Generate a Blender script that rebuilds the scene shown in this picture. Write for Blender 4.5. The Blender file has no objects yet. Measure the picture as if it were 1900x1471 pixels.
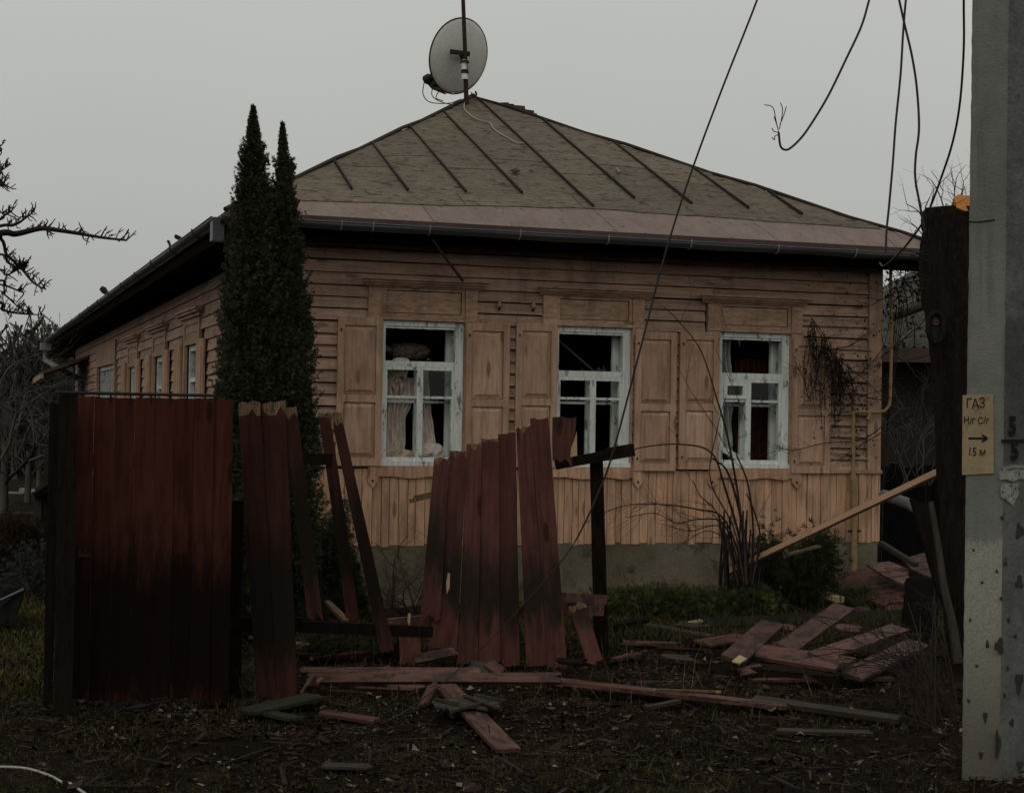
import bpy, math, random
import numpy as np
from mathutils import Vector, Matrix

random.seed(7)
RNG = np.random.default_rng(7)
scene = bpy.context.scene
COL = scene.collection

# ------------------------------------------------------------------ camera
F_PX, CX, CY, EYE = 2900.0, 950.0, 735.5, 1.75       # focal length and centre in photograph pixels, eye height
ROLL, PITCH = 0.0165, math.atan((776 - 735.5) / 2900)
cam_d = bpy.data.cameras.new('camera')
cam = bpy.data.objects.new('camera', cam_d)
COL.objects.link(cam)
cam_d.sensor_width = 36
cam_d.lens = 36 * F_PX / 1900
cam_d.clip_end = 2000
cam.matrix_world = (Matrix.Translation((0, 0, EYE)) @ Matrix.Rotation(math.pi / 2 + PITCH, 4, 'X')
                    @ Matrix.Rotation(ROLL, 4, 'Z'))
scene.camera = cam

# ------------------------------------------------------------------ world: flat overcast daylight
SUN_EL, SUN_AZ = math.radians(52), math.radians(205)   # azimuth clockwise from +Y: behind the camera, to its left
world = bpy.data.worlds.new('World')
scene.world = world
world.use_nodes = True
wn, wl = world.node_tree.nodes, world.node_tree.links
bg = wn['Background']
sky = wn.new('ShaderNodeTexSky')
sky.sky_type = 'NISHITA'
sky.sun_disc = False
sky.sun_elevation = SUN_EL
sky.sun_rotation = SUN_AZ
sky.air_density = 1.0
sky.dust_density = 4.0
hsv = wn.new('ShaderNodeHueSaturation')
hsv.inputs['Saturation'].default_value = 0.1
mix = wn.new('ShaderNodeMix')
mix.data_type = 'RGBA'
mix.inputs[0].default_value = 0.93
# thick cloud: a grey layer, a little brighter overhead than near the horizon
tcw = wn.new('ShaderNodeTexCoord')
sep = wn.new('ShaderNodeSeparateXYZ')
mr = wn.new('ShaderNodeMapRange')
mr.inputs['From Min'].default_value = 0.0
mr.inputs['From Max'].default_value = 0.4
mr.inputs['To Min'].default_value = 0.0
mr.inputs['To Max'].default_value = 1.0
cn = wn.new('ShaderNodeTexNoise')
cn.inputs['Scale'].default_value = 2.2
cn.inputs['Detail'].default_value = 3
addn = wn.new('ShaderNodeMath'); addn.operation = 'MULTIPLY_ADD'
addn.inputs[1].default_value = 0.35
ramp = wn.new('ShaderNodeMix'); ramp.data_type = 'RGBA'
ramp.inputs[6].default_value = (4.3, 4.38, 4.18, 1)
ramp.inputs[7].default_value = (6.22, 6.32, 5.98, 1)
wl.new(tcw.outputs['Generated'], sep.inputs[0])
wl.new(tcw.outputs['Generated'], cn.inputs['Vector'])
wl.new(sep.outputs['Z'], mr.inputs['Value'])
wl.new(cn.outputs['Fac'], addn.inputs[0])
sub = wn.new('ShaderNodeMath'); sub.operation = 'SUBTRACT'; sub.inputs[1].default_value = 0.175
wl.new(mr.outputs[0], sub.inputs[0])
wl.new(sub.outputs[0], addn.inputs[2])
wl.new(addn.outputs[0], ramp.inputs[0])
wl.new(sky.outputs[0], hsv.inputs['Color'])
wl.new(hsv.outputs[0], mix.inputs[6])
wl.new(ramp.outputs[2], mix.inputs[7])
wl.new(mix.outputs[2], bg.inputs['Color'])
bg.inputs['Strength'].default_value = 0.093

sun_d = bpy.data.lights.new('sun', 'SUN')
sun_d.energy = 0.5
sun_d.angle = math.radians(40)
sun_d.color = (1.0, 0.965, 0.92)
sun = bpy.data.objects.new('sun', sun_d)
COL.objects.link(sun)
sdir = Vector((math.sin(SUN_AZ) * math.cos(SUN_EL), math.cos(SUN_AZ) * math.cos(SUN_EL), math.sin(SUN_EL)))
sun.rotation_euler = sdir.to_track_quat('Z', 'Y').to_euler()

vs = scene.view_settings
vs.view_transform = 'Standard'
vs.look = 'None'
vs.exposure = 0.0
vs.gamma = 1.0
vs.use_curve_mapping = False
scene.render.engine = 'CYCLES'
scene.cycles.use_denoising = True
scene.cycles.max_bounces = 6

# ------------------------------------------------------------------ surveying helpers: photograph pixel -> point in the place
def ray(px, py):
    u, v = (px - CX) / F_PX, -(py - CY) / F_PX
    c, s = math.cos(ROLL), math.sin(ROLL)
    u2, v2 = u * c - v * s, u * s + v * c
    cp, sp = math.cos(PITCH), math.sin(PITCH)
    return Vector((u2, cp - v2 * sp, sp + v2 * cp))
ORG = Vector((0, 0, EYE))
def G(px, py, z=0.0):                 # on a level plane at height z
    r = ray(px, py)
    return ORG + r * ((z - EYE) / r.z)
def AT(px, py, y):                    # at a given distance along +Y
    r = ray(px, py)
    return ORG + r * (y / r.y)

# house axes: D along the front wall, N into the house, M along its left flank
TH = math.atan(0.3125)
D = Vector((math.cos(TH), math.sin(TH), 0))
N = Vector((-math.sin(TH), math.cos(TH), 0))
MA = math.radians(20.5)
M = Vector((-math.sin(MA), math.cos(MA), 0))
MQ = Vector((-M.y, M.x, 0))           # outward from the left flank
P0 = G(1085, 1110)
UP = Vector((0, 0, 1))
def W(s, n, z): return P0 + D * s + N * n + UP * z
def WM_(s, n, z): return P0 + D * s + M * n + UP * z
def onwall(px, py, off=0.0):
    r = ray(px, py); q = P0 + N * off
    return ORG + r * ((q - ORG).dot(N) / r.dot(N))

# ------------------------------------------------------------------ mesh helpers
WMAT = {}
def link(o, parent=None, mw=None):
    COL.objects.link(o)
    mw = mw if mw is not None else Matrix.Identity(4)
    if parent is not None:
        o.parent = parent
        o.matrix_parent_inverse = Matrix.Identity(4)
        o.matrix_basis = WMAT[parent.name].inverted() @ mw
    else:
        o.matrix_basis = mw
    WMAT[o.name] = mw
    return o
def tag(o, label=None, cat=None, group=None, kind=None):
    if label: o['label'] = label
    if cat: o['category'] = cat
    if group: o['group'] = group
    if kind: o['kind'] = kind
    return o
def thing(name, label, cat, loc, group=None):
    o = bpy.data.objects.new(name, None)
    o.empty_display_size = 0.2
    link(o, None, Matrix.Translation(Vector(loc)))
    return tag(o, label, cat, group)

class MB:
    """collects shapes in world space; build() makes one object whose origin is given"""
    def __init__(s): s.v = []; s.f = []; s.m = []; s.sm = []
    def add(s, verts, faces, mi=0, smooth=False):
        o = len(s.v); s.v.extend([tuple(p) for p in verts])
        for fc in faces:
            s.f.append(tuple(i + o for i in fc)); s.m.append(mi); s.sm.append(smooth)
    def box(s, c, ax, ay, az, hx, hy, hz, mi=0):
        c = Vector(c); ax, ay, az = Vector(ax) * hx, Vector(ay) * hy, Vector(az) * hz
        P = [c + ax * i + ay * j + az * k for k in (-1, 1) for j in (-1, 1) for i in (-1, 1)]
        s.add(P, [(0, 2, 3, 1), (4, 5, 7, 6), (0, 1, 5, 4), (2, 6, 7, 3), (0, 4, 6, 2), (1, 3, 7, 5)], mi)
    def wbox(s, s0, s1, n0, n1, z0, z1, mi=0):   # box in house axes, front wall
        s.box(W((s0 + s1) / 2, (n0 + n1) / 2, (z0 + z1) / 2), D, N, UP, abs(s1 - s0) / 2, abs(n1 - n0) / 2, abs(z1 - z0) / 2, mi)
    def bar(s, a, b, w, h, up=(0, 0, 1), mi=0):
        a, b = Vector(a), Vector(b); d = (b - a); L = d.length; d.normalize()
        up = Vector(up); x = d.cross(up)
        if x.length < 1e-4: x = d.cross(Vector((1, 0, 0)))
        x.normalize(); z = x.cross(d).normalized()
        s.box((a + b) / 2, x, d, z, w / 2, L / 2, h / 2, mi)
    def tube(s, pts, rad, n=6, mi=0, cap=True, smooth=True):
        pts = [Vector(p) for p in pts]; k = len(pts)
        rad = rad if hasattr(rad, '__len__') else [rad] * k
        V = []; prev = None
        for i, p in enumerate(pts):
            d = (pts[min(i + 1, k - 1)] - pts[max(i - 1, 0)])
            d = d.normalized() if d.length > 1e-9 else Vector((0, 0, 1))
            if prev is None:
                a = d.cross(Vector((0, 0, 1)))
                if a.length < 1e-3: a = d.cross(Vector((1, 0, 0)))
            else:
                a = prev - d * prev.dot(d)
            a.normalize(); prev = a; b = d.cross(a)
            for j in range(n):
                t = 2 * math.pi * j / n
                V.append(p + (a * math.cos(t) + b * math.sin(t)) * rad[i])
        Fc = [(i * n + j, i * n + (j + 1) % n, (i + 1) * n + (j + 1) % n, (i + 1) * n + j) for i in range(k - 1) for j in range(n)]
        s.add(V, Fc, mi, smooth)
        if cap:
            s.add(V[:n][::-1], [tuple(range(n))], mi); s.add(V[-n:], [tuple(range(n))], mi)
    def slab(s, poly, nrm, thick, mi=0, mi_side=None):   # polygon extruded against nrm by thick
        nrm = Vector(nrm).normalized(); P = [Vector(p) for p in poly]; k = len(P)
        Q = [p - nrm * thick for p in P]
        s.add(P + Q, [tuple(range(k))], mi)
        s.f.append(tuple(len(s.v) - 1 - i for i in range(k))); s.m.append(mi); s.sm.append(False)
        o = len(s.v) - 2 * k
        for i in range(k):
            j = (i + 1) % k
            s.f.append((o + j, o + i, o + k + i, o + k + j)); s.m.append(mi if mi_side is None else mi_side); s.sm.append(False)
    def build(s, name, mats, parent=None, origin=None, mw=None):
        me = bpy.data.meshes.new(name)
        if mw is None:
            if origin is None:
                a = np.array(s.v); c = (a.min(0) + a.max(0)) / 2; origin = Vector((c[0], c[1], a[:, 2].min()))
            mw = Matrix.Translation(Vector(origin))
            o = np.array(origin); vv = [tuple(np.array(p) - o) for p in s.v]
        else:
            inv = mw.inverted(); vv = [tuple(inv @ Vector(p)) for p in s.v]
        me.from_pydata(vv, [], s.f)
        for mt in (mats if isinstance(mats, (list, tuple)) else [mats]): me.materials.append(mt)
        me.polygons.foreach_set('material_index', s.m)
        me.polygons.foreach_set('use_smooth', s.sm)
        me.update()
        return link(bpy.data.objects.new(name, me), parent, mw)

def np_mesh(name, V, Q, mats, parent=None, origin=(0, 0, 0), mi=None):
    """V (n,3), Q (m,k) arrays, world space"""
    me = bpy.data.meshes.new(name); k = Q.shape[1]
    V = V - np.array(origin)
    me.vertices.add(len(V)); me.vertices.foreach_set('co', V.astype(np.float32).ravel())
    me.loops.add(Q.size); me.loops.foreach_set('vertex_index', Q.astype(np.int32).ravel())
    me.polygons.add(len(Q)); me.polygons.foreach_set('loop_start', np.arange(0, Q.size, k, dtype=np.int32))
    for mt in (mats if isinstance(mats, (list, tuple)) else [mats]): me.materials.append(mt)
    if mi is not None: me.polygons.foreach_set('material_index', mi.astype(np.int32))
    me.update(calc_edges=True)
    return link(bpy.data.objects.new(name, me), parent, Matrix.Translation(Vector(origin)))

# ------------------------------------------------------------------ materials
MATS = {}
def new_mat(name):
    m = bpy.data.materials.new(name); m.use_nodes = True
    return m, m.node_tree.nodes, m.node_tree.links, m.node_tree.nodes['Principled BSDF']
def add(nodes, typ, **kw):
    n = nodes.new(typ)
    for k, v in kw.items():
        if k.startswith('i_'):
            key = k[2:]; n.inputs[int(key) if key.isdigit() else key].default_value = v
        else: setattr(n, k, v)
    return n
def mixc(nodes, links, fac, a, b, blend='MIX'):
    n = add(nodes, 'ShaderNodeMix', data_type='RGBA', blend_type=blend)
    for sock, val in ((0, fac), (6, a), (7, b)):
        if hasattr(val, 'is_linked'): links.new(val, n.inputs[sock])
        elif isinstance(val, (int, float)): n.inputs[sock].default_value = val
        else: n.inputs[sock].default_value = (*val[:3], 1)
    return n.outputs[2]
def ramp2(nodes, links, src, lo, hi, a=0.0, b=1.0):
    n = add(nodes, 'ShaderNodeMapRange'); n.interpolation_type = 'SMOOTHSTEP'
    n.inputs['From Min'].default_value = lo; n.inputs['From Max'].default_value = hi
    n.inputs['To Min'].default_value = a; n.inputs['To Max'].default_value = b
    links.new(src, n.inputs['Value']); return n.outputs[0]
def coords(nodes, links, scale=(1, 1, 1), rnd=True):
    tc = add(nodes, 'ShaderNodeTexCoord'); mp = add(nodes, 'ShaderNodeMapping'); mp.inputs['Scale'].default_value = scale
    if rnd:
        oi = add(nodes, 'ShaderNodeObjectInfo'); ml = add(nodes, 'ShaderNodeMath', operation='MULTIPLY', i_1=37.0)
        links.new(oi.outputs['Random'], ml.inputs[0])
        ad = add(nodes, 'ShaderNodeVectorMath', operation='ADD')
        links.new(tc.outputs['Object'], ad.inputs[0]); links.new(ml.outputs[0], ad.inputs[1]); links.new(ad.outputs[0], mp.inputs['Vector'])
    else: links.new(tc.outputs['Object'], mp.inputs['Vector'])
    return mp.outputs[0], tc
def noise(nodes, links, vec, scale, detail=5, rough=0.6):
    n = add(nodes, 'ShaderNodeTexNoise', i_Scale=scale, i_Detail=detail, i_Roughness=rough); links.new(vec, n.inputs['Vector']); return n.outputs['Fac']
def bump(nodes, links, bsdf, h, strength=0.3, dist=0.01):
    b = add(nodes, 'ShaderNodeBump', i_Strength=strength, i_Distance=dist); links.new(h, b.inputs['Height']); links.new(b.outputs[0], bsdf.inputs['Normal'])
def rnd_bright(nodes, links, col, amt):
    oi = add(nodes, 'ShaderNodeObjectInfo'); hs = add(nodes, 'ShaderNodeHueSaturation')
    v = add(nodes, 'ShaderNodeMapRange'); v.inputs['To Min'].default_value = 1 - amt; v.inputs['To Max'].default_value = 1 + amt
    links.new(oi.outputs['Random'], v.inputs['Value']); links.new(v.outputs[0], hs.inputs['Value']); links.new(col, hs.inputs['Color'])
    return hs.outputs[0]

def painted_wood(name, c, c2, wear, grain=(14, 14, 1.2), wear_amt=0.62, bright=0.1, rough=0.7, band=None, bstr=0.35, spec=.12, gr=.45, grime=.0):
    m, nd, lk, b = new_mat(name)
    v, tc = coords(nd, lk, grain)
    g = noise(nd, lk, v, 2.2, 6)
    v2, _ = coords(nd, lk, (1, 1, 1))
    big = noise(nd, lk, v2, 1.6, 4)
    fine = noise(nd, lk, v2, 45, 4, .7)
    col = mixc(nd, lk, ramp2(nd, lk, big, .3, .7), c, c2)
    dk = mixc(nd, lk, ramp2(nd, lk, g, .35, .72, .0, gr), col, tuple(x * .4 for x in c))
    # worn spots where paint has gone
    v3, _ = coords(nd, lk, (6, 6, 2.2))
    sp = noise(nd, lk, v3, 2.0, 6, .75)
    col = mixc(nd, lk, ramp2(nd, lk, sp, wear_amt, wear_amt + .06, 0, .8), dk, wear)
    sp2 = noise(nd, lk, v2, 9, 5, .7)
    col = mixc(nd, lk, ramp2(nd, lk, sp2, .66, .74, 0, .55), col, tuple(x * .3 for x in c))
    # knots: sparse dark ovals with their own places on each board
    vk, _ = coords(nd, lk, (grain[0] * .5, grain[1] * .5, grain[2] * 1.6) if grain[2] < 5 else (grain[0] * 1.6, grain[1] * .5, grain[2] * .5))
    vo = add(nd, 'ShaderNodeTexVoronoi', i_Scale=1.0, i_Randomness=1.0); lk.new(vk, vo.inputs['Vector'])
    col = mixc(nd, lk, ramp2(nd, lk, vo.outputs['Distance'], .10, .19, .8, 0), col, tuple(x * .32 for x in c2))
    if band:          # blotchy band along each board: fence soot and mould, painted shade falloff on the gate
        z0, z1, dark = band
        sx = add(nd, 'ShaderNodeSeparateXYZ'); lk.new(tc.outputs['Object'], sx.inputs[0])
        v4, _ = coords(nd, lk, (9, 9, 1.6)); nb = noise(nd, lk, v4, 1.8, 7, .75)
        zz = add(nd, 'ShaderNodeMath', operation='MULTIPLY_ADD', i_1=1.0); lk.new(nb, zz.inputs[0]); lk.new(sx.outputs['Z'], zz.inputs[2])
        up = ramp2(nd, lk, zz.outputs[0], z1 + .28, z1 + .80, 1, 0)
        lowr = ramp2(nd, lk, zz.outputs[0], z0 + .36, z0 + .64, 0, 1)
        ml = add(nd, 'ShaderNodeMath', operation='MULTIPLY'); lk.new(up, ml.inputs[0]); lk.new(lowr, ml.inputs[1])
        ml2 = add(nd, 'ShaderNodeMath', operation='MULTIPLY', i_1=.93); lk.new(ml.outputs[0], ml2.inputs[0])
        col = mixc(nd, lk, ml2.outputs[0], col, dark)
    if grime:         # rain-washed dirt in soft vertical runs and blotches, placed in the wall's own space
        geo = add(nd, 'ShaderNodeNewGeometry'); mpw = add(nd, 'ShaderNodeMapping'); mpw.inputs['Scale'].default_value = (5.5, 5.5, .8); lk.new(geo.outputs['Position'], mpw.inputs['Vector'])
        r1 = noise(nd, lk, mpw.outputs[0], 1.5, 6, .7)
        mpx = add(nd, 'ShaderNodeMapping'); mpx.inputs['Scale'].default_value = (1.3, 1.3, 1.6); lk.new(geo.outputs['Position'], mpx.inputs['Vector'])
        r2 = noise(nd, lk, mpx.outputs[0], 1.4, 5, .65)
        ra_ = add(nd, 'ShaderNodeMath', operation='ADD'); lk.new(r1, ra_.inputs[0]); lk.new(r2, ra_.inputs[1])
        col = mixc(nd, lk, ramp2(nd, lk, ra_.outputs[0], .92, 1.32, 0, grime), col, tuple(x * .42 + .008 for x in c2))
    col = rnd_bright(nd, lk, col, bright)
    lk.new(col, b.inputs['Base Color'])
    b.inputs['Roughness'].default_value = rough; b.inputs['Specular IOR Level'].default_value = spec
    mx = add(nd, 'ShaderNodeMath', operation='ADD'); lk.new(g, mx.inputs[0]); lk.new(fine, mx.inputs[1])
    bump(nd, lk, b, mx.outputs[0], bstr, .006)
    return m

def rough_mat(name, c, c2, scale=6, fine=60, rough=.85, c3=None, t3=(.6, .7), metallic=0, bstr=.35, bdist=.01, stretch=(1, 1, 1), bright=0.06, spec=.16, fs=.35):
    m, nd, lk, b = new_mat(name)
    v, tc = coords(nd, lk, stretch)
    a = noise(nd, lk, v, scale, 6, .65); f = noise(nd, lk, v, fine, 4, .7)
    col = mixc(nd, lk, ramp2(nd, lk, a, .32, .68), c, c2)
    col = mixc(nd, lk, ramp2(nd, lk, f, .35, .7, 0, fs), col, tuple(x * .42 for x in c))
    if c3:
        s3 = noise(nd, lk, v, scale * 2.3, 6, .7)
        col = mixc(nd, lk, ramp2(nd, lk, s3, t3[0], t3[1]), col, c3)
    col = rnd_bright(nd, lk, col, bright)
    lk.new(col, b.inputs['Base Color']); b.inputs['Roughness'].default_value = rough; b.inputs['Metallic'].default_value = metallic
    b.inputs['Specular IOR Level'].default_value = spec
    mx = add(nd, 'ShaderNodeMath', operation='ADD'); lk.new(a, mx.inputs[0]); lk.new(f, mx.inputs[1])
    bump(nd, lk, b, mx.outputs[0], bstr, bdist)
    return m

TAN, TAN2 = (.54, .345, .235), (.45, .28, .19)
m_plank = painted_wood('tan_plank_paint', (.50, .32, .225), (.43, .275, .20), (.16, .11, .085), grain=(1.2, 14, 14), bright=.17, wear_amt=.62, gr=.7, grime=.75)
m_tan = painted_wood('tan_paint', TAN, TAN2, (.2, .14, .105), bright=.09, wear_amt=.645, gr=.6, grime=.6)
m_tan_h = painted_wood('tan_trim_paint', TAN, TAN2, (.17, .115, .085), grain=(1.2, 14, 14), bright=.10, wear_amt=.62, gr=.7, grime=.8)
m_skirt = painted_wood('orange_tan_paint', (.62, .365, .225), (.54, .32, .20), (.17, .11, .08), bright=.16, wear_amt=.655, gr=.7, grime=.8)
m_white = painted_wood('flaking_white_paint', (.74, .77, .72), (.64, .67, .62), (.10, .085, .07), bright=.05, wear_amt=.565)
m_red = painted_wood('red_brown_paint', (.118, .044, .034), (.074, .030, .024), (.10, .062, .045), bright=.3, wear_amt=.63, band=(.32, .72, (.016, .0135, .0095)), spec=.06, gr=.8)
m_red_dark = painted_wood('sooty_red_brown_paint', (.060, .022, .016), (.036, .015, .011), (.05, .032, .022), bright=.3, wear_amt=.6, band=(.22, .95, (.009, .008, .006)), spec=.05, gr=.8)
m_red_gate = painted_wood('red_brown_gate_paint', (.074, .0235, .0145), (.046, .0155, .0105), (.022, .012, .009), bright=.2, wear_amt=.64, band=(-.06, .88, (.0045, .0035, .003)), spec=.03, gr=.8)  # band paints a near-black shade falloff into the lower boards
m_red_loose = painted_wood('wet_red_brown_paint', (.142, .066, .050), (.095, .046, .036), (.026, .018, .014), bright=.25, wear_amt=.50, rough=.55, spec=.14, gr=.85)
m_raw = rough_mat('bare_splintered_wood', (.20, .125, .065), (.13, .082, .045), 9, 80, .8, (.05, .033, .024), (.48, .58), stretch=(5, 5, 1))
m_end = rough_mat('weathered_broken_end', (.075, .045, .034), (.045, .028, .022), 9, 80, .8, (.10, .07, .045), (.62, .7), stretch=(5, 5, 1))
m_bright_raw = rough_mat('fresh_split_wood', (.46, .34, .19), (.36, .26, .14), 12, 80, .7, stretch=(4, 4, 1))
m_pale_plank = rough_mat('pale_unpainted_wood', (.46, .29, .19), (.38, .23, .14), 5, 70, .75, (.15, .10, .07), (.66, .72), stretch=(4, 4, 1))
m_dark_wood = rough_mat('dark_rotten_wood', (.016, .0115, .009), (.008, .006, .005), 6, 60, .85, (.024, .018, .012), (.58, .7), stretch=(6, 6, 1), spec=.04)
m_grey_wood = rough_mat('weathered_grey_wood', (.055, .045, .034), (.03, .025, .019), 6, 70, .8, stretch=(6, 6, 1.2))
m_green_wood = rough_mat('mossy_beam', (.026, .027, .018), (.016, .016, .011), 6, 60, .8, stretch=(2, 2, 2))
m_splint = rough_mat('grey_splintered_board', (.062, .056, .046), (.022, .021, .018), 8, 60, .8)
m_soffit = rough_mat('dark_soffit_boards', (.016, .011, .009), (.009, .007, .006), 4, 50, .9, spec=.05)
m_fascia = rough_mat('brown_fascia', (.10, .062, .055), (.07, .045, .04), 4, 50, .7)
m_roof = rough_mat('lichen_roof_metal', (.185, .138, .105), (.118, .105, .070), 1.5, 9, .8, (.040, .030, .021), (.53, .62), bstr=.5, bdist=.02, stretch=(2.0, 4.5, 3), bright=.16, fs=.75)
m_strip = rough_mat('pink_grey_roof_metal', (.225, .165, .135), (.175, .13, .108), 1.6, 14, .65, (.09, .062, .048), (.58, .68), bright=.07, stretch=(4, 1.6, 1))
m_seam = rough_mat('dark_roof_seam', (.036, .024, .019), (.024, .018, .015), 6, 40, .7)
m_gutter = rough_mat('galvanised_gutter', (.10, .105, .105), (.075, .078, .08), 3, 40, .42, (.04, .036, .03), (.62, .72), metallic=.35, bstr=.08, spec=.5)
m_bracket = rough_mat('pale_gutter_clip', (.24, .24, .235), (.17, .17, .165), 5, 40, .5)
m_found = rough_mat('mossy_plinth_render', (.185, .155, .105), (.085, .077, .048), 1.3, 30, .9, (.050, .048, .027), (.54, .70), bstr=.5, bdist=.02)
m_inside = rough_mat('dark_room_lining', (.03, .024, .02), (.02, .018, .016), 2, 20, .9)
m_curtain = rough_mat('grubby_pink_curtain', (.72, .60, .53), (.58, .48, .42), 5, 40, .9, (.22, .15, .11), (.62, .75), bstr=.1)
m_curtain_g = rough_mat('grey_net_curtain', (.46, .46, .44), (.34, .34, .33), 6, 60, .9)
m_curtain_r = rough_mat('dark_red_curtain', (.06, .018, .013), (.04, .013, .010), 6, 60, .9, stretch=(6, 6, 1))
m_cloth = rough_mat('stained_cloth', (.58, .50, .40), (.36, .26, .19), 9, 30, .9, (.20, .09, .06), (.54, .62))
m_yellow_bits = rough_mat('yellowed_paper', (.55, .48, .2), (.4, .36, .2), 8, 50, .9)
m_concrete = rough_mat('old_concrete', (.30, .305, .285), (.22, .225, .21), 2.5, 70, .9, (.16, .16, .15), (.6, .72), bstr=.5, bdist=.01)
m_paint_black = rough_mat('black_marking_paint', (.008, .008, .008), (.012, .012, .011), 8, 60, .8)
m_sign = rough_mat('yellow_plate_paint', (.31, .235, .13), (.25, .19, .11), 4, 60, .7, (.16, .11, .06), (.60, .74), bstr=.1)
m_paper = rough_mat('torn_white_paper', (.34, .33, .30), (.24, .235, .21), 12, 60, .9, (.08, .08, .07), (.54, .60))
m_bark = rough_mat('dark_bark', (.024, .015, .011), (.009, .006, .005), 7, 50, .9, (.05, .03, .022), (.56, .68), bstr=1.0, bdist=.03, stretch=(3, 3, .6))
m_cutwood = rough_mat('fresh_orange_cut', (.62, .27, .075), (.48, .2, .06), 6, 60, .7)
m_rust = rough_mat('rusty_iron', (.045, .024, .018), (.028, .019, .016), 8, 60, .8)
m_dish = rough_mat('grey_dish_metal', (.80, .79, .72), (.70, .69, .64), 1.6, 40, .55, (.2, .15, .11), (.66, .76), bstr=.05)
m_black = rough_mat('black_plastic', (.02, .02, .021), (.013, .013, .013), 6, 40, .5)
m_wire = rough_mat('grey_cable', (.04, .04, .04), (.03, .03, .03), 6, 40, .7, bstr=0)
m_wire_pale = rough_mat('pale_cable', (.36, .34, .30), (.3, .28, .25), 6, 40, .6)
m_gas = rough_mat('yellow_pipe_paint', (.34, .24, .10), (.26, .18, .085), 8, 60, .6, (.08, .05, .03), (.58, .66))
m_porcelain = rough_mat('stained_porcelain', (.42, .30, .24), (.3, .22, .17), 8, 60, .4)
m_twig = rough_mat('dark_twig_bark', (.03, .024, .021), (.02, .017, .015), 20, 90, .9)
m_twig_far = rough_mat('hazed_twig_bark', (.10, .092, .078), (.06, .055, .046), 5, 40, .9, bstr=0)  # paler grey in the colour stands in for distance haze
m_twig_red = rough_mat('brown_stem_bark', (.05, .03, .024), (.03, .02, .017), 20, 90, .9)
m_neigh_roof = rough_mat('grey_fibre_cement_roof', (.10, .095, .082), (.06, .056, .048), 2, 40, .9)
m_neigh_wall = rough_mat('dull_brown_render', (.032, .025, .02), (.024, .019, .015), 2, 40, .95)
m_dark_sheet = rough_mat('black_tarred_board', (.009, .0085, .008), (.005, .005, .005), 3, 40, .9, spec=.05)
m_brick = rough_mat('sooty_brick', (.07, .04, .034), (.05, .03, .027), 8, 50, .9)
m_leaf_thuja = rough_mat('thuja_foliage', (.044, .049, .025), (.020, .025, .012), 2.5, 9, .75, (.066, .054, .030), (.58, .7), bright=.02, spec=.15, bstr=0)
m_leaf_juniper = rough_mat('juniper_foliage', (.034, .038, .013), (.017, .021, .008), 3, 12, .75, (.05, .044, .020), (.56, .7), spec=.12, bstr=0)
m_leaf_low = rough_mat('bright_juniper_foliage', (.066, .072, .024), (.030, .036, .013), 3, 12, .75, (.09, .078, .034), (.56, .7), spec=.08, bstr=0)
m_leaf_dead = rough_mat('dead_vine_leaf', (.03, .019, .013), (.016, .011, .008), 8, 30, .9, bstr=0, spec=.05)
m_leaf_pale = rough_mat('pale_shrub_leaf', (.045, .046, .038), (.02, .022, .017), 5, 30, .8)
m_litter = rough_mat('wet_leaf_litter', (.030, .020, .013), (.012, .008, .006), 5, 60, .75, (.15, .112, .075), (.545, .66), bstr=0, spec=.06)
m_grass = rough_mat('winter_grass', (.066, .060, .022), (.034, .033, .012), 1.2, 12, .85, (.12, .09, .038), (.56, .7), spec=.03, bstr=0)
m_chip = rough_mat('pale_chips', (.22, .19, .15), (.12, .10, .08), 3, 30, .8)
m_tarp = rough_mat('crumpled_grey_sheet', (.014, .014, .014), (.005, .005, .005), 5, 40, .9, spec=.03)
m_dark_green_pipe = rough_mat('grey_drain_pipe', (.15, .16, .165), (.11, .115, .12), 5, 40, .6)

m_glass, nd, lk, b = new_mat('window_glass')
b.inputs['Base Color'].default_value = (.9, .95, .95, 1); b.inputs['Roughness'].default_value = .06
b.inputs['Transmission Weight'].default_value = 1.0; b.inputs['IOR'].default_value = 1.28
m_dark_glass, nd, lk, b = new_mat('old_side_glass')
b.inputs['Base Color'].default_value = (.03, .033, .033, 1); b.inputs['Roughness'].default_value = .2; b.inputs['Specular IOR Level'].default_value = .3

# ground: dark wet soil with mossy and leafy patches
m_soil, nd, lk, b = new_mat('wet_soil')
v, tc = coords(nd, lk, (1, 1, 1), rnd=False)
a = noise(nd, lk, v, .7, 6); f = noise(nd, lk, v, 16, 6, .75); g2 = noise(nd, lk, v, 2.6, 5)
col = mixc(nd, lk, ramp2(nd, lk, a, .35, .65), (.0125, .0078, .0048), (.0078, .0053, .0035))
col = mixc(nd, lk, ramp2(nd, lk, g2, .52, .66, 0, .7), col, (.022, .019, .009))
col = mixc(nd, lk, ramp2(nd, lk, f, .55, .75, 0, .7), col, (.030, .022, .016))
lk.new(col, b.inputs['Base Color']); b.inputs['Roughness'].default_value = .8
b.inputs['Specular IOR Level'].default_value = .04
bump(nd, lk, b, f, .8, .03)

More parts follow.
